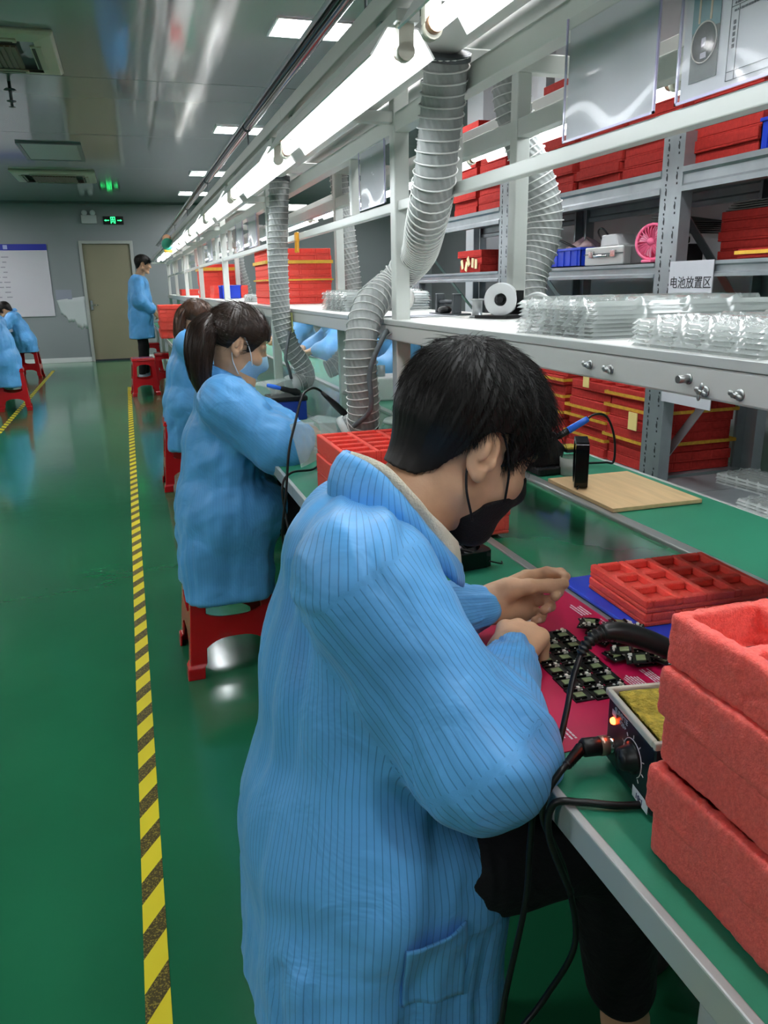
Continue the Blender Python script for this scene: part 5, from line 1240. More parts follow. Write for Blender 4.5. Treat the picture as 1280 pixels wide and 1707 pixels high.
def hand_prims(Wp, d, n, side, fingers, thumb, s=1., spread=.0):
    """wrist point, direction of the fingers, back-of-hand normal; side: vector towards the thumb comes from n x d * side"""
    d = V3(d)/np.linalg.norm(d); n = V3(n); n = n-d*np.dot(n, d); n /= np.linalg.norm(n); t = np.cross(d, n)*side
    Lp = lambda p: V3(Wp)+(d*p[0]+t*p[1]+n*p[2])*s
    P = [('rc', Lp((-.03, 0, 0)), Lp((.012, 0, 0)), .0225*s, .0235*s, .02)]
    ks = [(.082, .027, .002), (.086, .008, .004), (.081, -.011, .002), (.073, -.028, -.002)]
    Ls = [.075, .082, .076, .060]; R0 = [.0098, .0100, .0095, .0082]
    for (kx, ky, kz) in ks: P.append(('rc', Lp((.008, ky*.55, 0)), Lp((kx-.006, ky, kz-.003)), .0155*s, .0125*s, .014))
    P.append(('rc', Lp((.03, -.014, -.006)), Lp((.060, -.020, -.008)), .013*s, .012*s, .014))
    tips = []
    for i in range(4):
        p = V3(ks[i]); a = 0; sp = fingers[i][3] if len(fingers[i]) > 3 else 0
        for j, fr in enumerate((.45, .30, .25)):
            a += fingers[i][j]; dv = np.array([math.cos(a)*math.cos(sp), math.cos(a)*math.sin(sp), -math.sin(a)])
            q = p+dv*Ls[i]*fr; ra = R0[i]*(1, .92, .84)[j]; rb = R0[i]*(.92, .84, .72)[j]
            P.append(('rc', Lp(p), Lp(q), ra*s, rb*s, .0035 if j else .007)); p = q
        up = np.array([math.sin(a), 0, math.cos(a)]); tips.append((Lp(p-dv*.002+up*R0[i]*.62), (d*dv[0]+t*dv[1]+n*dv[2]), (d*up[0]+n*up[2])))
    th = [V3(x) for x in thumb]
    P.append(('rc', Lp((.012, .012, -.004)), Lp(th[0]), .018*s, .0165*s, .014))
    for j in range(len(th)-1): P.append(('rc', Lp(th[j]), Lp(th[j+1]), (.0155, .0115, .0102, .009)[j]*s, (.0118, .0105, .0086, .008)[j]*s, .005 if j else .010))
    dv = th[-1]-th[-2]; dv /= np.linalg.norm(dv)
    tips.append((Lp(th[-1]+V3((0, .003, .0065))), d*dv[0]+t*dv[1]+n*dv[2], t*.3+n))
    return P, tips
def field_of(prims, vox, pad=.02):
    lo = np.min([np.minimum(p[1], p[2])-max(p[3], p[4]) for p in prims], 0)-pad; hi = np.max([np.maximum(p[1], p[2])+max(p[3], p[4]) for p in prims], 0)+pad
    F = Field(lo, hi, vox)
    for p in prims: F.rc(p[1], p[2], p[3], p[4], p[5], '+', *(p[6:8] if len(p) > 6 else ()))
    return F
def merge(ms):
    V = []; Fc = []; o = 0
    for v, f in ms: V.append(v); Fc.append(f+o); o += len(v)
    return np.concatenate(V), np.concatenate(Fc)
def seed_elbow(prims, i):
    """upper sleeves run towards the elbow, fore sleeves away from it"""
    return i % 3 if i+1 < len(prims) and np.allclose(prims[i][2], prims[i+1][1]) else -1
def cloth(name, prims, m, parent, vox, hem=None, fold=.006, seed=0, stripes=True, cuffs=(), extra_cut=None, crumple=.35):
    """garment as one skin over round cones; folds run along the cloth"""
    F = field_of(prims, vox, .03)
    if hem is not None: F.cut(hem)
    v, f = F.mesh(); n = vnormals(v, f)
    D = np.stack([rc_dist((v[:, 0], v[:, 1], v[:, 2]), V3(p[1]), V3(p[2]), p[3], p[4], *(p[6:8] if len(p) > 6 else ())) for p in prims], 1)
    best = np.argmin(D, 1); st = np.zeros(len(v)); disp = np.zeros(len(v))
    for i, p in enumerate(prims):
        kind = p[8] if len(p) > 8 else 'body'; mk = best == i
        a, b = V3(p[1]), V3(p[2]); ax = b-a; L = np.linalg.norm(ax); ax /= max(L, 1e-6)
        ref = V3((1, 0, 0)) if kind == 'body' else V3((0, 0, 1))
        if kind != 'body' and i and np.linalg.norm(V3(prims[i-1][2])-a) < .012: ref = last_ref
        ref = ref-ax*np.dot(ref, ax); ref /= np.linalg.norm(ref); last_ref = ref; sd = np.cross(ax, ref)
        if not mk.any(): continue
        q = v[mk]-a; t = q@ax; an = np.arctan2(q@sd, q@ref); rr = .5*(p[3]+p[4])*(1.25 if kind == 'body' else 1.1)
        st[mk] = an*.0703
        if kind == 'body':
            zz = [V3(q_[1])[2] for q_ in prims[:3]]+[V3(prims[2][2])[2]]; cx = np.interp(-v[mk][:, 2], [-z_ for z_ in zz], [V3(q_[1])[0] for q_ in prims[:3]]+[V3(prims[2][2])[0]]); cy = np.interp(-v[mk][:, 2], [-z_ for z_ in zz], [V3(q_[1])[1] for q_ in prims[:3]]+[V3(prims[2][2])[1]])
            st[mk] = np.arctan2(cy-v[mk][:, 1], cx-v[mk][:, 0])*.19
        if kind == 'body':
            P = np.stack([an*1.9+v[mk][:, 2]*1.2, v[mk][:, 2]*1.1, 0*an+.3], 1)
            w = .35*vnoise(P, 1.6, seed)+1.0*(1-2.3*np.abs(vnoise(P, 2.2, seed+1)))+.40*(1-2*np.abs(vnoise(P, 4.6, seed+2))); disp[mk] = fold*.85*w
            P2 = np.stack([v[mk][:, 1]*3+v[mk][:, 2]*5, v[mk][:, 0]*4-v[mk][:, 2]*3, v[mk][:, 1]*2], 1); disp[mk] += fold*crumple*((1-2*np.abs(vnoise(P2, 2.0, seed+4)))+.6*(1-2*np.abs(vnoise(P2[:, ::-1], 4.6, seed+5))))
        else:
            e0 = np.clip(t/max(L, 1e-6), 0, 1); e0 = e0 if i % 3 == seed_elbow(prims, i) else 1-e0      # 1 near the elbow
            P = np.stack([np.cos(an)*.55+t*9, np.sin(an)*.55+t*3, 0*t+i*3.1], 1)
            w = 1-2.2*np.abs(vnoise(P, 2.3, seed+7)); P3 = np.stack([np.cos(an)*2.1, np.sin(an)*2.1, t*3.0+i], 1)
            disp[mk] = fold*(.75*w*(.25+e0)+.6*(1-2.2*np.abs(vnoise(P3, 1.5, seed+9)))+crumple*(1-2*np.abs(vnoise(P, 4.7, seed+11))))
    dn = np.sort(D, 1)
    # smooth the displacement over the mesh so seams between pieces stay soft
    e = np.concatenate([f[:, [0, 1]], f[:, [1, 2]], f[:, [2, 3]], f[:, [3, 0]]])
    for _ in range(5):
        acc = np.zeros(len(v)); cnt = np.zeros(len(v)); np.add.at(acc, e[:, 0], disp[e[:, 1]]); np.add.at(cnt, e[:, 0], 1); np.add.at(acc, e[:, 1], disp[e[:, 0]]); np.add.at(cnt, e[:, 1], 1); disp = acc/np.maximum(cnt, 1)
    v = v+n*disp[:, None]
    for (c, ax, r0) in cuffs:                                # gathered cuffs
        c = V3(c); ax = V3(ax)/np.linalg.norm(ax); q = v-c; t = q@ax; rad = q-t[:, None]*ax; r = np.linalg.norm(rad, axis=1); ref = np.cross(ax, [0.3, .2, .9]); ref /= np.linalg.norm(ref); sd = np.cross(ax, ref)
        an = np.arctan2(rad@sd, rad@ref); wgt = np.exp(-(t/.022)**2)*(r < r0*2.2); v = v+rad/np.maximum(r, 1e-6)[:, None]*(wgt*.0022*np.sin(an*15+3*np.sin(an*3)))[:, None]
    o = link_mesh(name, v, f, m, parent, None, True)
    at = o.data.attributes.new('stripe', 'FLOAT', 'POINT'); at.data.foreach_set('value', st.astype(np.float32))
    return o
def strands(mb, roots, dirs, length, steps, r, grav, seed=0, wob=.15, center=None, rad=None):
    R_ = np.random.default_rng(seed)
    for p, d in zip(roots, dirs):
        L = length(p)*R_.uniform(.6, 1.15); q = V3(p); dd = V3(d)+R_.normal(0, wob, 3); dd /= np.linalg.norm(dd); pts = [q]
        for k in range(steps):
            dd = dd+V3(grav)*.28; dd /= np.linalg.norm(dd); q = q+dd*L/steps
            if center is not None:
                w_ = q-center[0]; loc = center[1]@w_; e_ = np.linalg.norm(loc/rad)
                if e_ < 1.0: q = center[0]+w_/max(e_, .2)
            pts.append(q)
        mb.tube(pts, [r*(1-.85*k/steps) for k in range(steps+1)], 3, False, True)
def hair_cap(T, s, hairline, C=(-.014, 0, .042), Rr=(.108, .088, .096), vox=.003, noise=.004, seed=0, nape=None):
    F = Field(T[0]-.2, T[0]+.2, vox); F.ell([x*s for x in C], [x*s for x in Rr], T, .01)
    if nape: 
        for a, b, ra, rb in nape: F.rc(W(T, a), W(T, b), ra, rb, .03)
    xs, zs = np.array(hairline).T
    def cut(X, Y, Z):
        q = [(X-T[0][0])*T[1][i, 0]+(Y-T[0][1])*T[1][i, 1]+(Z-T[0][2])*T[1][i, 2] for i in range(3)]
        return (np.interp(q[0]/s, xs, zs)*s-q[2])*.75
    F.cut(cut); v, f = F.mesh(); n = vnormals(v, f)
    loc = (v-T[0])@T[1].T
    rd = loc-np.array([-.05, 0, 0]); ang = np.arctan2(loc[:, 1], loc[:, 0]+.05)
    P = np.stack([ang*9, np.linalg.norm(loc, axis=1)*0+.2, loc[:, 2]*3], 1)
    v = v+n*((noise*vnoise(P, 2.0, seed)+.5*noise*vnoise(P*2.3, 2.0, seed+1))*np.clip((loc[:, 2]/s+.035)/.06, .08, 1))[:, None]
    return v, f, vnormals(v, f)
def mask_mesh(T, s, vox=.003, up=0.):
    F = Field(T[0]-.18, T[0]+.18, vox); e = lambda c, r: F.ell([x*s for x in c], [x*s for x in r], T, .025)
    e((.036, 0, -.045), (.066, .065, .074)); F.rc(W(T, (.088*s, 0, -.010*s)), W(T, (.105*s, 0, -.038*s)), .013*s, .0165*s, .03); F.rc(W(T, (.06*s, 0, -.105*s)), W(T, (.072*s, 0, -.108*s)), .030*s, .027*s, .025)
    for y in (-1, 1): F.rc(W(T, (-.002*s, y*.050*s, -.062*s)), W(T, (.055*s, y*.024*s, -.108*s)), .0245*s, .0225*s, .02)
    def cut(X, Y, Z):
        q = [((X-T[0][0])*T[1][i, 0]+(Y-T[0][1])*T[1][i, 1]+(Z-T[0][2])*T[1][i, 2])/s for i in range(3)]
        top = q[2]-(-.014+up-(.72-up*14)*(.105-q[0])); back = np.where(q[2] > -.07, .030+.35*(q[2]+.07), .030+.75*(q[2]+.07))-q[0]; back = np.maximum(back, .004-q[0]); bot = -.140-q[2]
        return np.maximum(np.maximum(top*.8, back), bot)*s*1.0
    F.cut(cut); return F.mesh()
def loops(T, s, m, parent, r=.0017):
    for y in (-1, 1):
        pts = [(.056, y*.064, -.050), (.034, y*.074, -.012), (.006, y*.080, .020), (-.014, y*.083, .030), (-.030, y*.079, .010), (-.026, y*.072, -.024), (-.014, y*.077, -.055), (.010, y*.075, -.082), (.022, y*.068, -.092)]
        obj('ear_loop', MB().tube(spline([W(T, [k*s for k in p]) for p in pts], 6), r, 8), m, parent)
NECK_CUR = []
def person(name, label, base, T, s, neck, J, torso, lat, coatm, vox, hair, mask=None, legs=None, hands=None, hem=None, lap=(), seed=0, group=None, head_vox=.0025, sleeve=(.082, .085, .060, .037), fold=.006, shoes=M_BLACK, ankle_skin=False):
    root = thing(name, label, 'person', base, group)
    # body
    ms = [head_field(T, neck, head_vox, s=s).mesh()]
    inner = []
    for i in range(len(torso)-2):
        a, b = torso[i], torso[i+1]; inner.append(('rc', V3(a[0]), V3(b[0]), a[1]*.78, b[1]*.78, .04, lat, a[2]))
    for sd in ('R', 'L'):
        sh, el, wr = [V3(x) for x in J[sd]]; inner += [('rc', sh, el, .045, .036, .03), ('rc', el, wr, .036, .026, .02)]
    inner.append(('rc', V3(neck)-T[1][2]*0, V3(torso[0][0]), .052, .07, .04))
    if legs:
        for L in legs:
            h, k, a, toe = [V3(x) for x in L]; inner += [('rc', h, k, .062, .046, .03), ('rc', k, a, .046, .033, .02)]
            inner += [('rc', a, V3((a[0], a[1], max(.035, a[2]-.06))), .033, .032, .02), ('rc', V3((a[0], a[1], .035)), toe, .032, .026, .02)] if ankle_skin else []
    ms.append(field_of(inner, .008 if vox < .008 else .012).mesh())
    tips = []
    for hnd in (hands or []):
        P, tp = hand_prims(*hnd); ms.append(field_of(P, .0016 if head_vox < .003 else .004).mesh()); tips += tp
    v, f = merge(ms); body = link_mesh('body', v, f, M_SKIN, root, None, True)
    if tips and head_vox < .003:
        for (c, d, u) in tips:
            d = V3(d)/np.linalg.norm(d); u = V3(u)-d*np.dot(u, d); u /= np.linalg.norm(u); Mx = Matrix((d, np.cross(u, d), u)).transposed()
            obj('fingernail', MB().ellip(V3(c)-d*.004, (.0058, .0046, .0016), Mx, 10, 6), M_NAIL, body)
    # coat
    C = []
    for i in range(len(torso)-1):
        a, b = torso[i], torso[i+1]; C.append(('rc', V3(a[0]), V3(b[0]), a[1], b[1], .05, lat, .5*(a[2]+b[2]), 'body'))
    shR, shL = V3(J['R'][0]), V3(J['L'][0]); C.append(('rc', shR, shL, .058, .056, .05, None, 1., 'body'))
    C.append(('rc', V3(neck)-V3((.03, 0, .070)), .5*(shR+shL), .048, .062, .05, None, 1., 'body'))
    for (a, b, ra, rb) in lap: C.append(('rc', V3(a), V3(b), ra, rb, .06, None, 1., 'body'))
    cuffs = []
    for sd in ('R', 'L'):
        sh, el, wr = [V3(x) for x in J[sd]]; d = (wr-el)/np.linalg.norm(wr-el)
        C += [('rc', sh, el, sleeve[0], sleeve[1], .075, None, 1., 'sleeve'), ('rc', el, wr-d*.055, sleeve[1], sleeve[2], .05, None, 1., 'sleeve'), ('rc', wr-d*.05, wr-d*.012, sleeve[2]*.92, sleeve[3], .02, None, 1., 'sleeve')]
        cuffs.append((wr-d*.012, d, sleeve[3]))
    coat = cloth('coat', C, coatm, root, vox, hem, fold, seed, cuffs=cuffs if vox < .008 else (), crumple=.22 if coatm is M_COAT else .75)
    # trousers
    if legs:
        Pz = []
        for L in legs:
            h, k, a, toe = [V3(x) for x in L]; e_ = a+(k-a)*(.22 if ankle_skin else .06); Pz += [('rc', h, k, .082, .064, .04, None, 1., 'sleeve'), ('rc', k, e_, .063, .052, .03, None, 1., 'sleeve')]
        hp = [V3(L[0]) for L in legs]; Pz.append(('rc', hp[0], hp[1], .095, .095, .05, None, 1., 'sleeve'))
        cloth('trousers', Pz, M_PANTS, root, max(vox, .006), None, .003, seed+40)
        for L in legs:
            h, k, a, toe = [V3(x) for x in L]; hz = V3((a[0], a[1], .04)); d = toe-hz; d[2] = 0
            F = field_of([('rc', hz-d*.25, hz+d*.2, .036, .040, .03), ('rc', hz+d*.2, toe, .040, .032, .03)]+([] if ankle_skin else [('rc', hz, V3((a[0], a[1], max(.07, a[2]-.02))), .038, .040, .03)]), .006)
            F.cut(lambda X, Y, Z: (.001-Z)+0*X+0*Y); vv, ff = F.mesh(); link_mesh('shoe', vv, ff, shoes, root, None, True)
    # mask
    if mask is not None:
        vv, ff = mask_mesh(T, s, .002 if head_vox < .003 else .003, 0. if mask is M_MASKB else .012); mk = link_mesh('face_mask', vv, ff, mask, root, None, True); loops(T, s, mask if mask is M_MASKB else mat('white_elastic', 'e4e8ea', .6), mk)
    NECK_CUR[:] = [V3(neck)]
    hair(root, T, s)
    return root, coat

# ---------------------------------------------------------------- hair styles
def short_hair(m, n=5200, seed=1, vox=.0025, r=.00055):
    def fn(root, T, s):
        HL = [(-.2, -.066), (-.095, -.072), (-.075, -.068), (-.055, -.050), (-.038, -.016), (-.024, .022), (.006, .034), (.018, .012), (.026, -.012), (.040, -.006), (.055, .014), (.075, .024), (.2, .028)]
        v, f, nn_ = hair_cap(T, s, HL, (-.012, 0, .044), (.110, .089, .092), vox, .003, seed, [((-.026*s, 0, -.035*s), (NECK_CUR[0]-T[0])@T[1].T, 0.0545*s, .055*s), ((-.050*s, 0, .0), (-.047*s, 0, -.072*s), .061*s, .041*s)])
        mb = MB(); mb.add(v, [tuple(q) for q in f.tolist()], True)
        if n:
            rg = np.random.default_rng(seed); loc = (v-T[0])@T[1].T; cand = np.where((nn_@T[1][2] > -.75) & (loc[:, 2] > -.10*s))[0]; ix = rg.choice(cand, n)
            crown = np.array([-.062, 0, .105])*s; g = T[1]
            tan = loc[ix]-crown; tan = tan@T[1]; nr = nn_[ix]; tan = tan-nr*np.sum(tan*nr, 1, keepdims=True); tan /= np.maximum(np.linalg.norm(tan, axis=1, keepdims=True), 1e-6)
            dirs = tan*1.0+nr*.10
            front = loc[ix][:, 0] > .03*s
            def ln(p):
                q = ((p-T[0])@T[1].T)/s; up = max(0, min(1, (q[2]+.02)/.09)); fr = max(0, min(1, (q[0]+.01)/.09))
                return (.006+.024*up+.034*fr*max(.35, up))*s
            strands(mb, v[ix]-nr*.0015, dirs, ln, 4, r, (0, 0, -.30), seed, .10, (T[0]+np.array([-.012, 0, .044])*s@T[1] if False else W(T, (-.012*s, 0, .044*s)), T[1]), np.array([.112, .091, .094])*s)
        obj('hair', mb, m, root)
    return fn
def ponytail_hair(m, tie, path, n=2200, seed=2, vox=.003, r=.0008, rad=(.030, .036, .032, .022, .008), tie_col=None, tn=900):
    def fn(root, T, s):
        HL = [(-.2, -.070), (-.095, -.075), (-.06, -.072), (-.042, -.045), (-.030, -.005), (-.018, .024), (.004, .028), (.016, .010), (.024, -.030), (.034, -.030), (.046, .005), (.070, .045), (.2, .055)]
        v, f, nn_ = hair_cap(T, s, HL, (-.014, 0, .040), (.110, .089, .093), vox, .002, seed)
        mb = MB(); mb.add(v, [tuple(q) for q in f.tolist()], True)
        tw = W(T, [k*s for k in tie]); C = [tw]+[V3(p) for p in path]
        S_ = spline(C, 8); k_ = len(S_); rr = np.interp(np.linspace(0, 1, k_), np.linspace(0, 1, len(rad)), rad); rr[0] = .014
        mb.tube(S_, list(rr), 18, True, True, rfun=lambda i, a: rr[i]*(1+.10*math.sin(5*a+i*.15)+.06*math.sin(11*a)))
        rg = np.random.default_rng(seed)
        if n:
            ix = rg.choice(len(v), n); nr = nn_[ix]; tan = tw-v[ix]; tan = tan-nr*np.sum(tan*nr, 1, keepdims=True); tan /= np.maximum(np.linalg.norm(tan, axis=1, keepdims=True), 1e-6)
            strands(mb, v[ix]-nr*.001, tan+nr*.10, lambda p: .035, 3, r, (0, 0, -.05), seed, .08)
        for j in range(tn):
            a = rg.uniform(0, 2*pi); i0 = int(rg.integers(0, k_//2)); i1 = min(k_-1, i0+int(rg.integers(6, k_//2+4))); fr = rg.uniform(.85, 1.12); pts = []
            for i in range(i0, i1, 3):
                t_ = V3(S_[min(i+1, k_-1)])-V3(S_[max(i-1, 0)]); t_ /= np.linalg.norm(t_); u_ = np.cross(t_, [0.2, 1, .1]); u_ /= np.linalg.norm(u_); w_ = np.cross(t_, u_)
                pts.append(V3(S_[i])+(u_*math.cos(a)+w_*math.sin(a))*rr[i]*fr)
            if len(pts) > 2: mb.tube(pts, [r*(1-.7*q/len(pts)) for q in range(len(pts))], 3, False, True)
        h = obj('hair', mb, m, root)
        t_ = V3(S_[2])-V3(S_[0]); 
        obj('hair_tie', MB().tube([V3(S_[1])+(Vector(np.cross(t_, [0, 1, .2])).normalized()*math.cos(a)+Vector(np.cross(t_, np.cross(t_, [0, 1, .2]))).normalized()*math.sin(a))*.019 for a in np.linspace(0, 2*pi, 17)[:-1]], .005, 8, closed=True), tie_col or M_BLACK, h)
    return fn

# ---------------------------------------------------------------- the man in front
TM = frame((.429, .966, 1.072), .06, .48, .06); NK = (.325, .955, .988); LAT = (-.06, 1, 0)
RW = V3((.450, .860, .797)); LW = V3((.480, 1.003, .803))
JM = {'R': [(.226, .800, .955), (.338, .700, .768), RW], 'L': [(.295, 1.095, .925), (.30, 1.04, .79), LW]}
TORM = [((.260, .942, .912), .090, 1.45), ((.248, .925, .78), .110, 1.5), ((.228, .905, .56), .135, 1.38), ((.205, .885, .24), .150, 1.38)]
handsM = [(RW, (.62, .77, -.02), (-.28, -.25, 1), -1, [(.55, 1.0, .5, .08), (.72, 1.05, .6), (.85, 1.05, .6), (.95, 1.0, .6, -.08)], [(.034, .026, -.016), (.058, .036, -.030), (.082, .030, -.040), (.100, .018, -.044)]),
          (LW, (.965, .18, .05), (-.1, .95, -.08), 1, [(.22, .80, .80, .02), (.80, 1.15, .55, .05), (1.0, 1.2, .6), (1.15, 1.2, .6, -.05)], [(.030, .024, -.018), (.056, .026, -.034), (.086, .022, -.044), (.112, .020, -.048)])]
legsM = [[(.23, .80, .535), (.555, .765, .555), (.632, .79, .165), (.75, .80, .03)], [(.25, 1.0, .535), (.63, 1.0, .555), (.80, .99, .15), (.90, 1.0, .03)]]
def hemM(X, Y, Z): return (.33-Z)+0*X+0*Y
man, coat_m = person('person', 'seated person in a long striped blue coat and black mask bending over circuit boards', (.155, .90, 0), TM, 1.0, NK, JM, TORM, LAT, M_COAT, .005,
       short_hair(M_HAIR), M_MASKB, legsM, handsM, hemM, lap=[((.24, .80, .53), (.34, .79, .53), .075, .07)]+[((.250+a*.085, .89+b*.105, .44), (.250+a*.088, .89+b*.125, .26), .060, .058) for a in (-1, 1) for b in (-1, 1)], seed=3, head_vox=.002, sleeve=(.058, .067, .040, .0320), fold=.0085, shoes=mat('dark_sandal', '2a2422', .6), ankle_skin=True)
# collar: blue stand and cream lining
def collar(parent, base, top, m, name, thick=.003, flare=0., wob=.0025):
    B = spline(base, 12, True); T_ = spline(top, 12, True); n = len(B); cen = sum(B)/n
    mb = MB(); rows_ = []
    for k in range(6):
        w_ = k/5; rows_.append([b_*(1-w_)+t_*w_+(b_*(1-w_)+t_*w_-cen)*flare*math.sin(pi*w_)+(b_-cen)/max(np.linalg.norm(b_-cen), 1e-6)*wob*math.sin(i*.9+w_*2) for i, (b_, t_) in enumerate(zip(B, T_))])
    vs = [p for r in rows_ for p in r]; fs = [(j*n+i, j*n+(i+1) % n, (j+1)*n+(i+1) % n, (j+1)*n+i) for j in range(5) for i in range(n)]
    mb.add(vs, fs, True); return obj(name, mb, m, parent, solid=thick)
c_ = collar(man, [(.228, .955, 1.000), (.262, .888, .985), (.318, .862, .952), (.372, .872, .905), (.405, .940, .875), (.392, 1.02, .900), (.335, 1.045, .955), (.268, 1.02, .992)],
       [(.252, .960, 1.072), (.276, .902, 1.060), (.304, .873, 1.024), (.342, .868, .972), (.392, .925, .928), (.395, 1.005, .94), (.35, 1.025, 1.0), (.290, 1.012, 1.05)], M_COAT, 'collar', .005, .10, .0012)
at = c_.data.attributes.new('stripe', 'FLOAT', 'POINT'); at.data.foreach_set('value', np.array([(k % 96)*.0045 for k in range(len(c_.data.vertices))], np.float32))
collar(man, [(.255, .958, 1.02), (.284, .908, 1.008), (.328, .888, .972), (.372, .890, .925), (.402, .940, .890), (.395, 1.0, .915), (.35, 1.015, .97), (.292, 1.0, 1.005)],
       [(.264, .960, 1.070), (.290, .912, 1.062), (.320, .888, 1.028), (.354, .882, .983), (.395, .928, .940), (.396, .998, .945), (.352, 1.014, 1.0), (.298, 1.0, 1.045)], M_CREAM, 'inner_collar', .008, .05, .0)

from mathutils.bvhtree import BVHTree
def on_coat(coat, fn, nu, nv, direction, lift):
    """a patch laid on the garment: fn(u, v) gives points beside it, thrown along direction onto the cloth"""
    me = coat.data; off = root_loc(coat.parent); T_ = BVHTree.FromPolygons([v.co+off for v in me.vertices], [tuple(p.vertices) for p in me.polygons])
    d = Vector(direction).normalized(); mb = MB(); vs = []
    for j in range(nv+1):
        for i in range(nu+1):
            p = Vector(fn(i/nu, j/nv)); h = T_.ray_cast(p, d)
            vs.append((h[0] if h[0] is not None else p)-d*lift(i/nu, j/nv))
    mb.add(vs, [(j*(nu+1)+i, j*(nu+1)+i+1, (j+1)*(nu+1)+i+1, (j+1)*(nu+1)+i) for j in range(nv) for i in range(nu)], True)
    return mb
pk = on_coat(coat_m, lambda u, v: (.232+.085*u, .45, .435+.10*v-.02*u*(1-v)), 16, 16, (0, 1, 0), lambda u, v: .003+.012*v**4*math.sin(pi*u))
o = obj('pocket', pk, M_COAT, coat_m, solid=.003); at = o.data.attributes.new('stripe', 'FLOAT', 'POINT'); at.data.foreach_set('value', np.array([q.co.x*1.0 for q in o.data.vertices], np.float32))
# ---------------------------------------------------------------- the other workers
def seated(label, X, Y, yaw, T, s, seed, hair, mask, coatm, vox, hv, base_z=0, hands=True, lean=0., arms=None, hem_z=.27, lab_group=None, dy=0, fat=1.0, reach=.53):
    """seated worker; the body is laid out facing +X at the origin, then turned by yaw about (X, Y)"""
    c, sn = math.cos(yaw), math.sin(yaw)
    R_ = lambda p: (X+p[0]*c-p[1]*sn, Y+p[0]*sn+p[1]*c, p[2])
    lat = (-sn, c, 0); L = lean
    tor = [(R_((.075+L, 0, .905)), .100*fat, 1.45), (R_((.045+L*.5, 0, .76)), .118*fat, 1.45), (R_((.035, 0, .55)), .150*fat, 1.2), (R_((.025, 0, .24)), .150*fat, 1.15)]
    sh = .168; z_ = .945
    JR = [R_((.06+L, -sh, z_)), R_((.215+L, -.232, .800)), R_((reach-.20, -.16, .805))]
    JL = [R_((.08+L, sh, z_)), R_((.225+L, .235, .800)), R_((reach-.22, .12, .805))]
    if arms: JR = [R_(p) for p in arms[0]]; JL = [R_(p) for p in arms[1]]
    hn = []
    if hands:
        for J_, sd in ((JR, -1), (JL, 1)):
            wr = V3(J_[2]); d = R_((1, .35*(-sd)*-1*(1 if sd < 0 else 1), -.25)); dv = V3(R_((1, (.45 if sd < 0 else -.45), -.25)))-V3(R_((0, 0, 0)))
            hn.append((wr, dv, (0, 0, 1), sd, [(.5, .9, .5), (.6, .9, .5), (.7, 1., .5), (.8, 1., .5)], [(.034, .026, -.012), (.06, .034, -.026), (.085, .028, -.034), (.10, .018, -.036)]))
    neck = V3(R_((.10+L, 0, .985)))
    legs = [[R_((.03, y*.09, .53)), R_((.38, y*.10, .54)), R_((.36, y*.10, .12)), R_((.48, y*.11, .03))] for y in (-1, 1)]
    hemf = lambda A, B, C: (hem_z-C)+0*A+0*B
    lap = [(R_((.02, y*.09, .55)), R_((.17, y*.09, .555)), .100, .085) for y in (-1, 1)]+[(R_((.02+a*.082, b*.10, .44)), R_((.022+a*.088, b*.115, .20)), .058, .056) for a in (-1, 1) for b in (-1, 1)]
    r, co = person('person', label, (X, Y, base_z), T, s, neck, {'R': JR, 'L': JL}, tor, lat, coatm, vox, hair, mask, legs, hn, hemf, lap, seed, lab_group, hv, (.070*fat, .074*fat, .058*fat, .032), .0075)
    H_ = [R_(p) for p in ((-.02+L, 0, 1.005), (.03+L, -.065, .995), (.12+L, -.062, .955), (.155+L, 0, .925), (.12+L, .062, .955), (.03+L, .065, .995))]
    G_ = [R_(p) for p in ((.008+L, 0, 1.045), (.05+L, -.055, 1.032), (.125+L, -.052, .988), (.155+L, 0, .955), (.125+L, .052, .988), (.05+L, .055, 1.032))]
    cc = collar(r, H_, G_, coatm, 'collar', .004, .05)
    return r
# ponytailed woman
TW = frame((.338, 2.62, 1.102), .02, .42, .0)
seated('seated woman in a blue coat and pale mask with a long black ponytail', .215, 2.62, .0, TW, .97, 11,
       ponytail_hair(M_HAIRB, (-.105, 0, .045), [(.228, 2.595, 1.150), (.210, 2.575, 1.115), (.200, 2.56, 1.05), (.202, 2.555, .99), (.208, 2.555, .935)], seed=4, rad=(.034, .046, .043, .032, .010)), M_MASKW, M_COATF, .005, .0025,
       arms=[[(.045, -.165, .935), (.205, -.235, .795), (.300, -.155, .815)], [(.07, .165, .935), (.22, .235, .80), (.31, .12, .80)]], fat=.98)
# brown-haired woman
TB = frame((.430, 5.27, 1.085), .05, .45, .0)
seated('seated woman in a blue coat with a long brown ponytail tied with pale beads', .290, 5.27, .0, TB, .96, 15,
       ponytail_hair(mat('warm_brown_hair', '4a3020', .35, var=.25, vscale=60), (-.09, 0, .075), [(.338, 5.25, 1.140), (.318, 5.24, 1.10), (.305, 5.23, 1.04), (.295, 5.225, .985), (.285, 5.22, .94)], n=900, seed=6, vox=.004, r=.0012, rad=(.026, .034, .036, .03, .010), tn=350, tie_col=mat('pale_beads', 'e0c4bc', .4)), M_MASKW, M_COATF, .008, .004)
# workers on the other side of the line
for k, (y, lb) in enumerate(((4.62, 'worker in blue seen across the bench between the near hose and post'), (6.12, 'dark-haired worker in blue across the bench, seen behind the clear sheet'), (7.55, 'worker in blue across the bench, seen left of the hanging hose'))):
    TA = frame((1.66-.165, y, 1.075), pi, .5, 0)
    seated(lb, 1.66, y, pi, TA, .97, 30+k, short_hair(M_HAIR, 0, 3, .006), M_MASKW, M_COATF, .012, .006, hands=True)
    stool(1.665, y, .0, f'red plastic stool under the worker across the bench, {["nearest", "second", "farthest"][k]}')
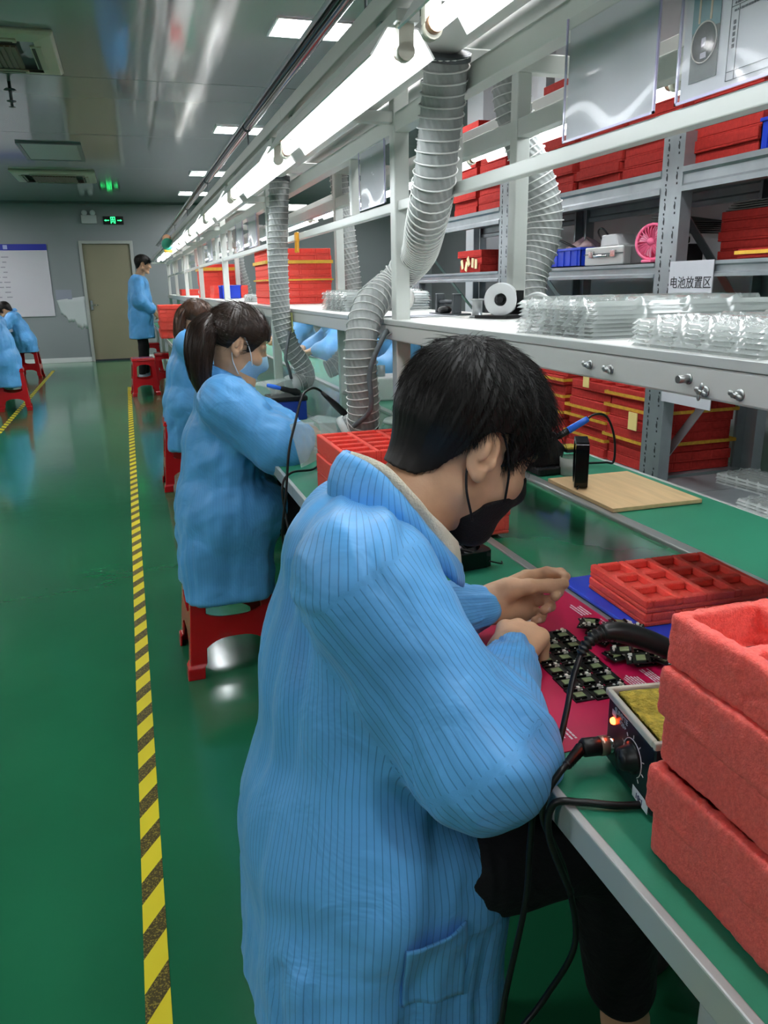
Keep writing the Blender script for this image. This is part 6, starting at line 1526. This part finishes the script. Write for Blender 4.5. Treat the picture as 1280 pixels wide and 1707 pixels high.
# bent-over worker at the left
TL = frame((-1.735, 13.08, 1.01), pi, .75, 0)
seated('short-haired worker in a blue coat bending low over the left bench', -1.49, 13.12, pi, TL, 1.0, 41, short_hair(M_HAIR, 700, 5, .005, .0012), None, M_COATF, .009, .005, lean=.10, hem_z=.40,
       arms=[[(.14, -.165, .905), (.25, -.22, .79), (.36, -.10, .80)], [(.15, .165, .905), (.25, .235, .79), (.36, .12, .80)]])
# worker cut by the left frame edge
TL2 = frame((-1.53, 9.62, 1.10), pi, .4, 0)
seated('worker in a long blue coat cut off by the left frame edge', -1.335, 9.62, pi, TL2, 1.0, 43, short_hair(M_HAIR, 0, 7, .006), None, M_COATF, .009, .006, hem_z=.27, fat=1.12)
# standing man
TS = frame((.285, 12.12, 1.625), -.05, .12, 0)
def hemS(X, Y, Z): return (.60-Z)+0*X+0*Y
sx, sy = .19, 12.12
JS = {'R': [(0.170, sy-.19, 1.39), (0.170, sy-.27, 1.13), (0.360, sy-.16, .98)], 'L': [(0.200, sy+.19, 1.39), (0.220, sy+.26, 1.13), (0.380, sy+.12, .98)]}
TORS = [((0.195, sy, 1.34), .138, 1.5), ((0.190, sy, 1.15), .150, 1.4), ((0.180, sy, .92), .158, 1.35), ((0.175, sy, .55), .178, 1.3)]
hS = [(V3(JS[k][2]), (.6, (.3 if k == 'R' else -.3), -.75), (.6, (-.5 if k == 'R' else .5), .5), (-1 if k == 'R' else 1), [(.5, .7, .4)]*4, [(.034, .026, -.012), (.06, .034, -.02), (.085, .032, -.026), (.10, .026, -.026)]) for k in ('R', 'L')]
legS = [[(0.160, sy-.09, .86), (0.170, sy-.10, .47), (0.120, sy-.10, .09), (0.230, sy-.11, .035)], [(0.170, sy+.09, .86), (0.190, sy+.10, .47), (0.180, sy+.10, .09), (0.290, sy+.11, .035)]]
sm, _ = person('person', 'standing man in a blue coat and black trousers by the far bench end', (sx, sy, 0), TS, 1.0, (.215, sy, 1.46), JS, TORS, (0, 1, 0), M_COATF, .009, short_hair(M_HAIR, 900, 9, .004, .0012), None, legS, hS, hemS, (), 51, None, .004, (.085, .088, .068, .036), .007, shoes=mat('grey_shoe', '8d97a6', .5))
collar(sm, [(0.140, sy, 1.44), (0.180, sy-.07, 1.435), (0.250, sy-.065, 1.41), (0.280, sy, 1.385), (0.250, sy+.065, 1.41), (0.180, sy+.07, 1.435)], [(0.155, sy, 1.485), (0.190, sy-.06, 1.475), (0.250, sy-.055, 1.445), (0.275, sy, 1.42), (0.250, sy+.055, 1.445), (0.190, sy+.06, 1.475)], M_COATF, 'collar', .004, .05)
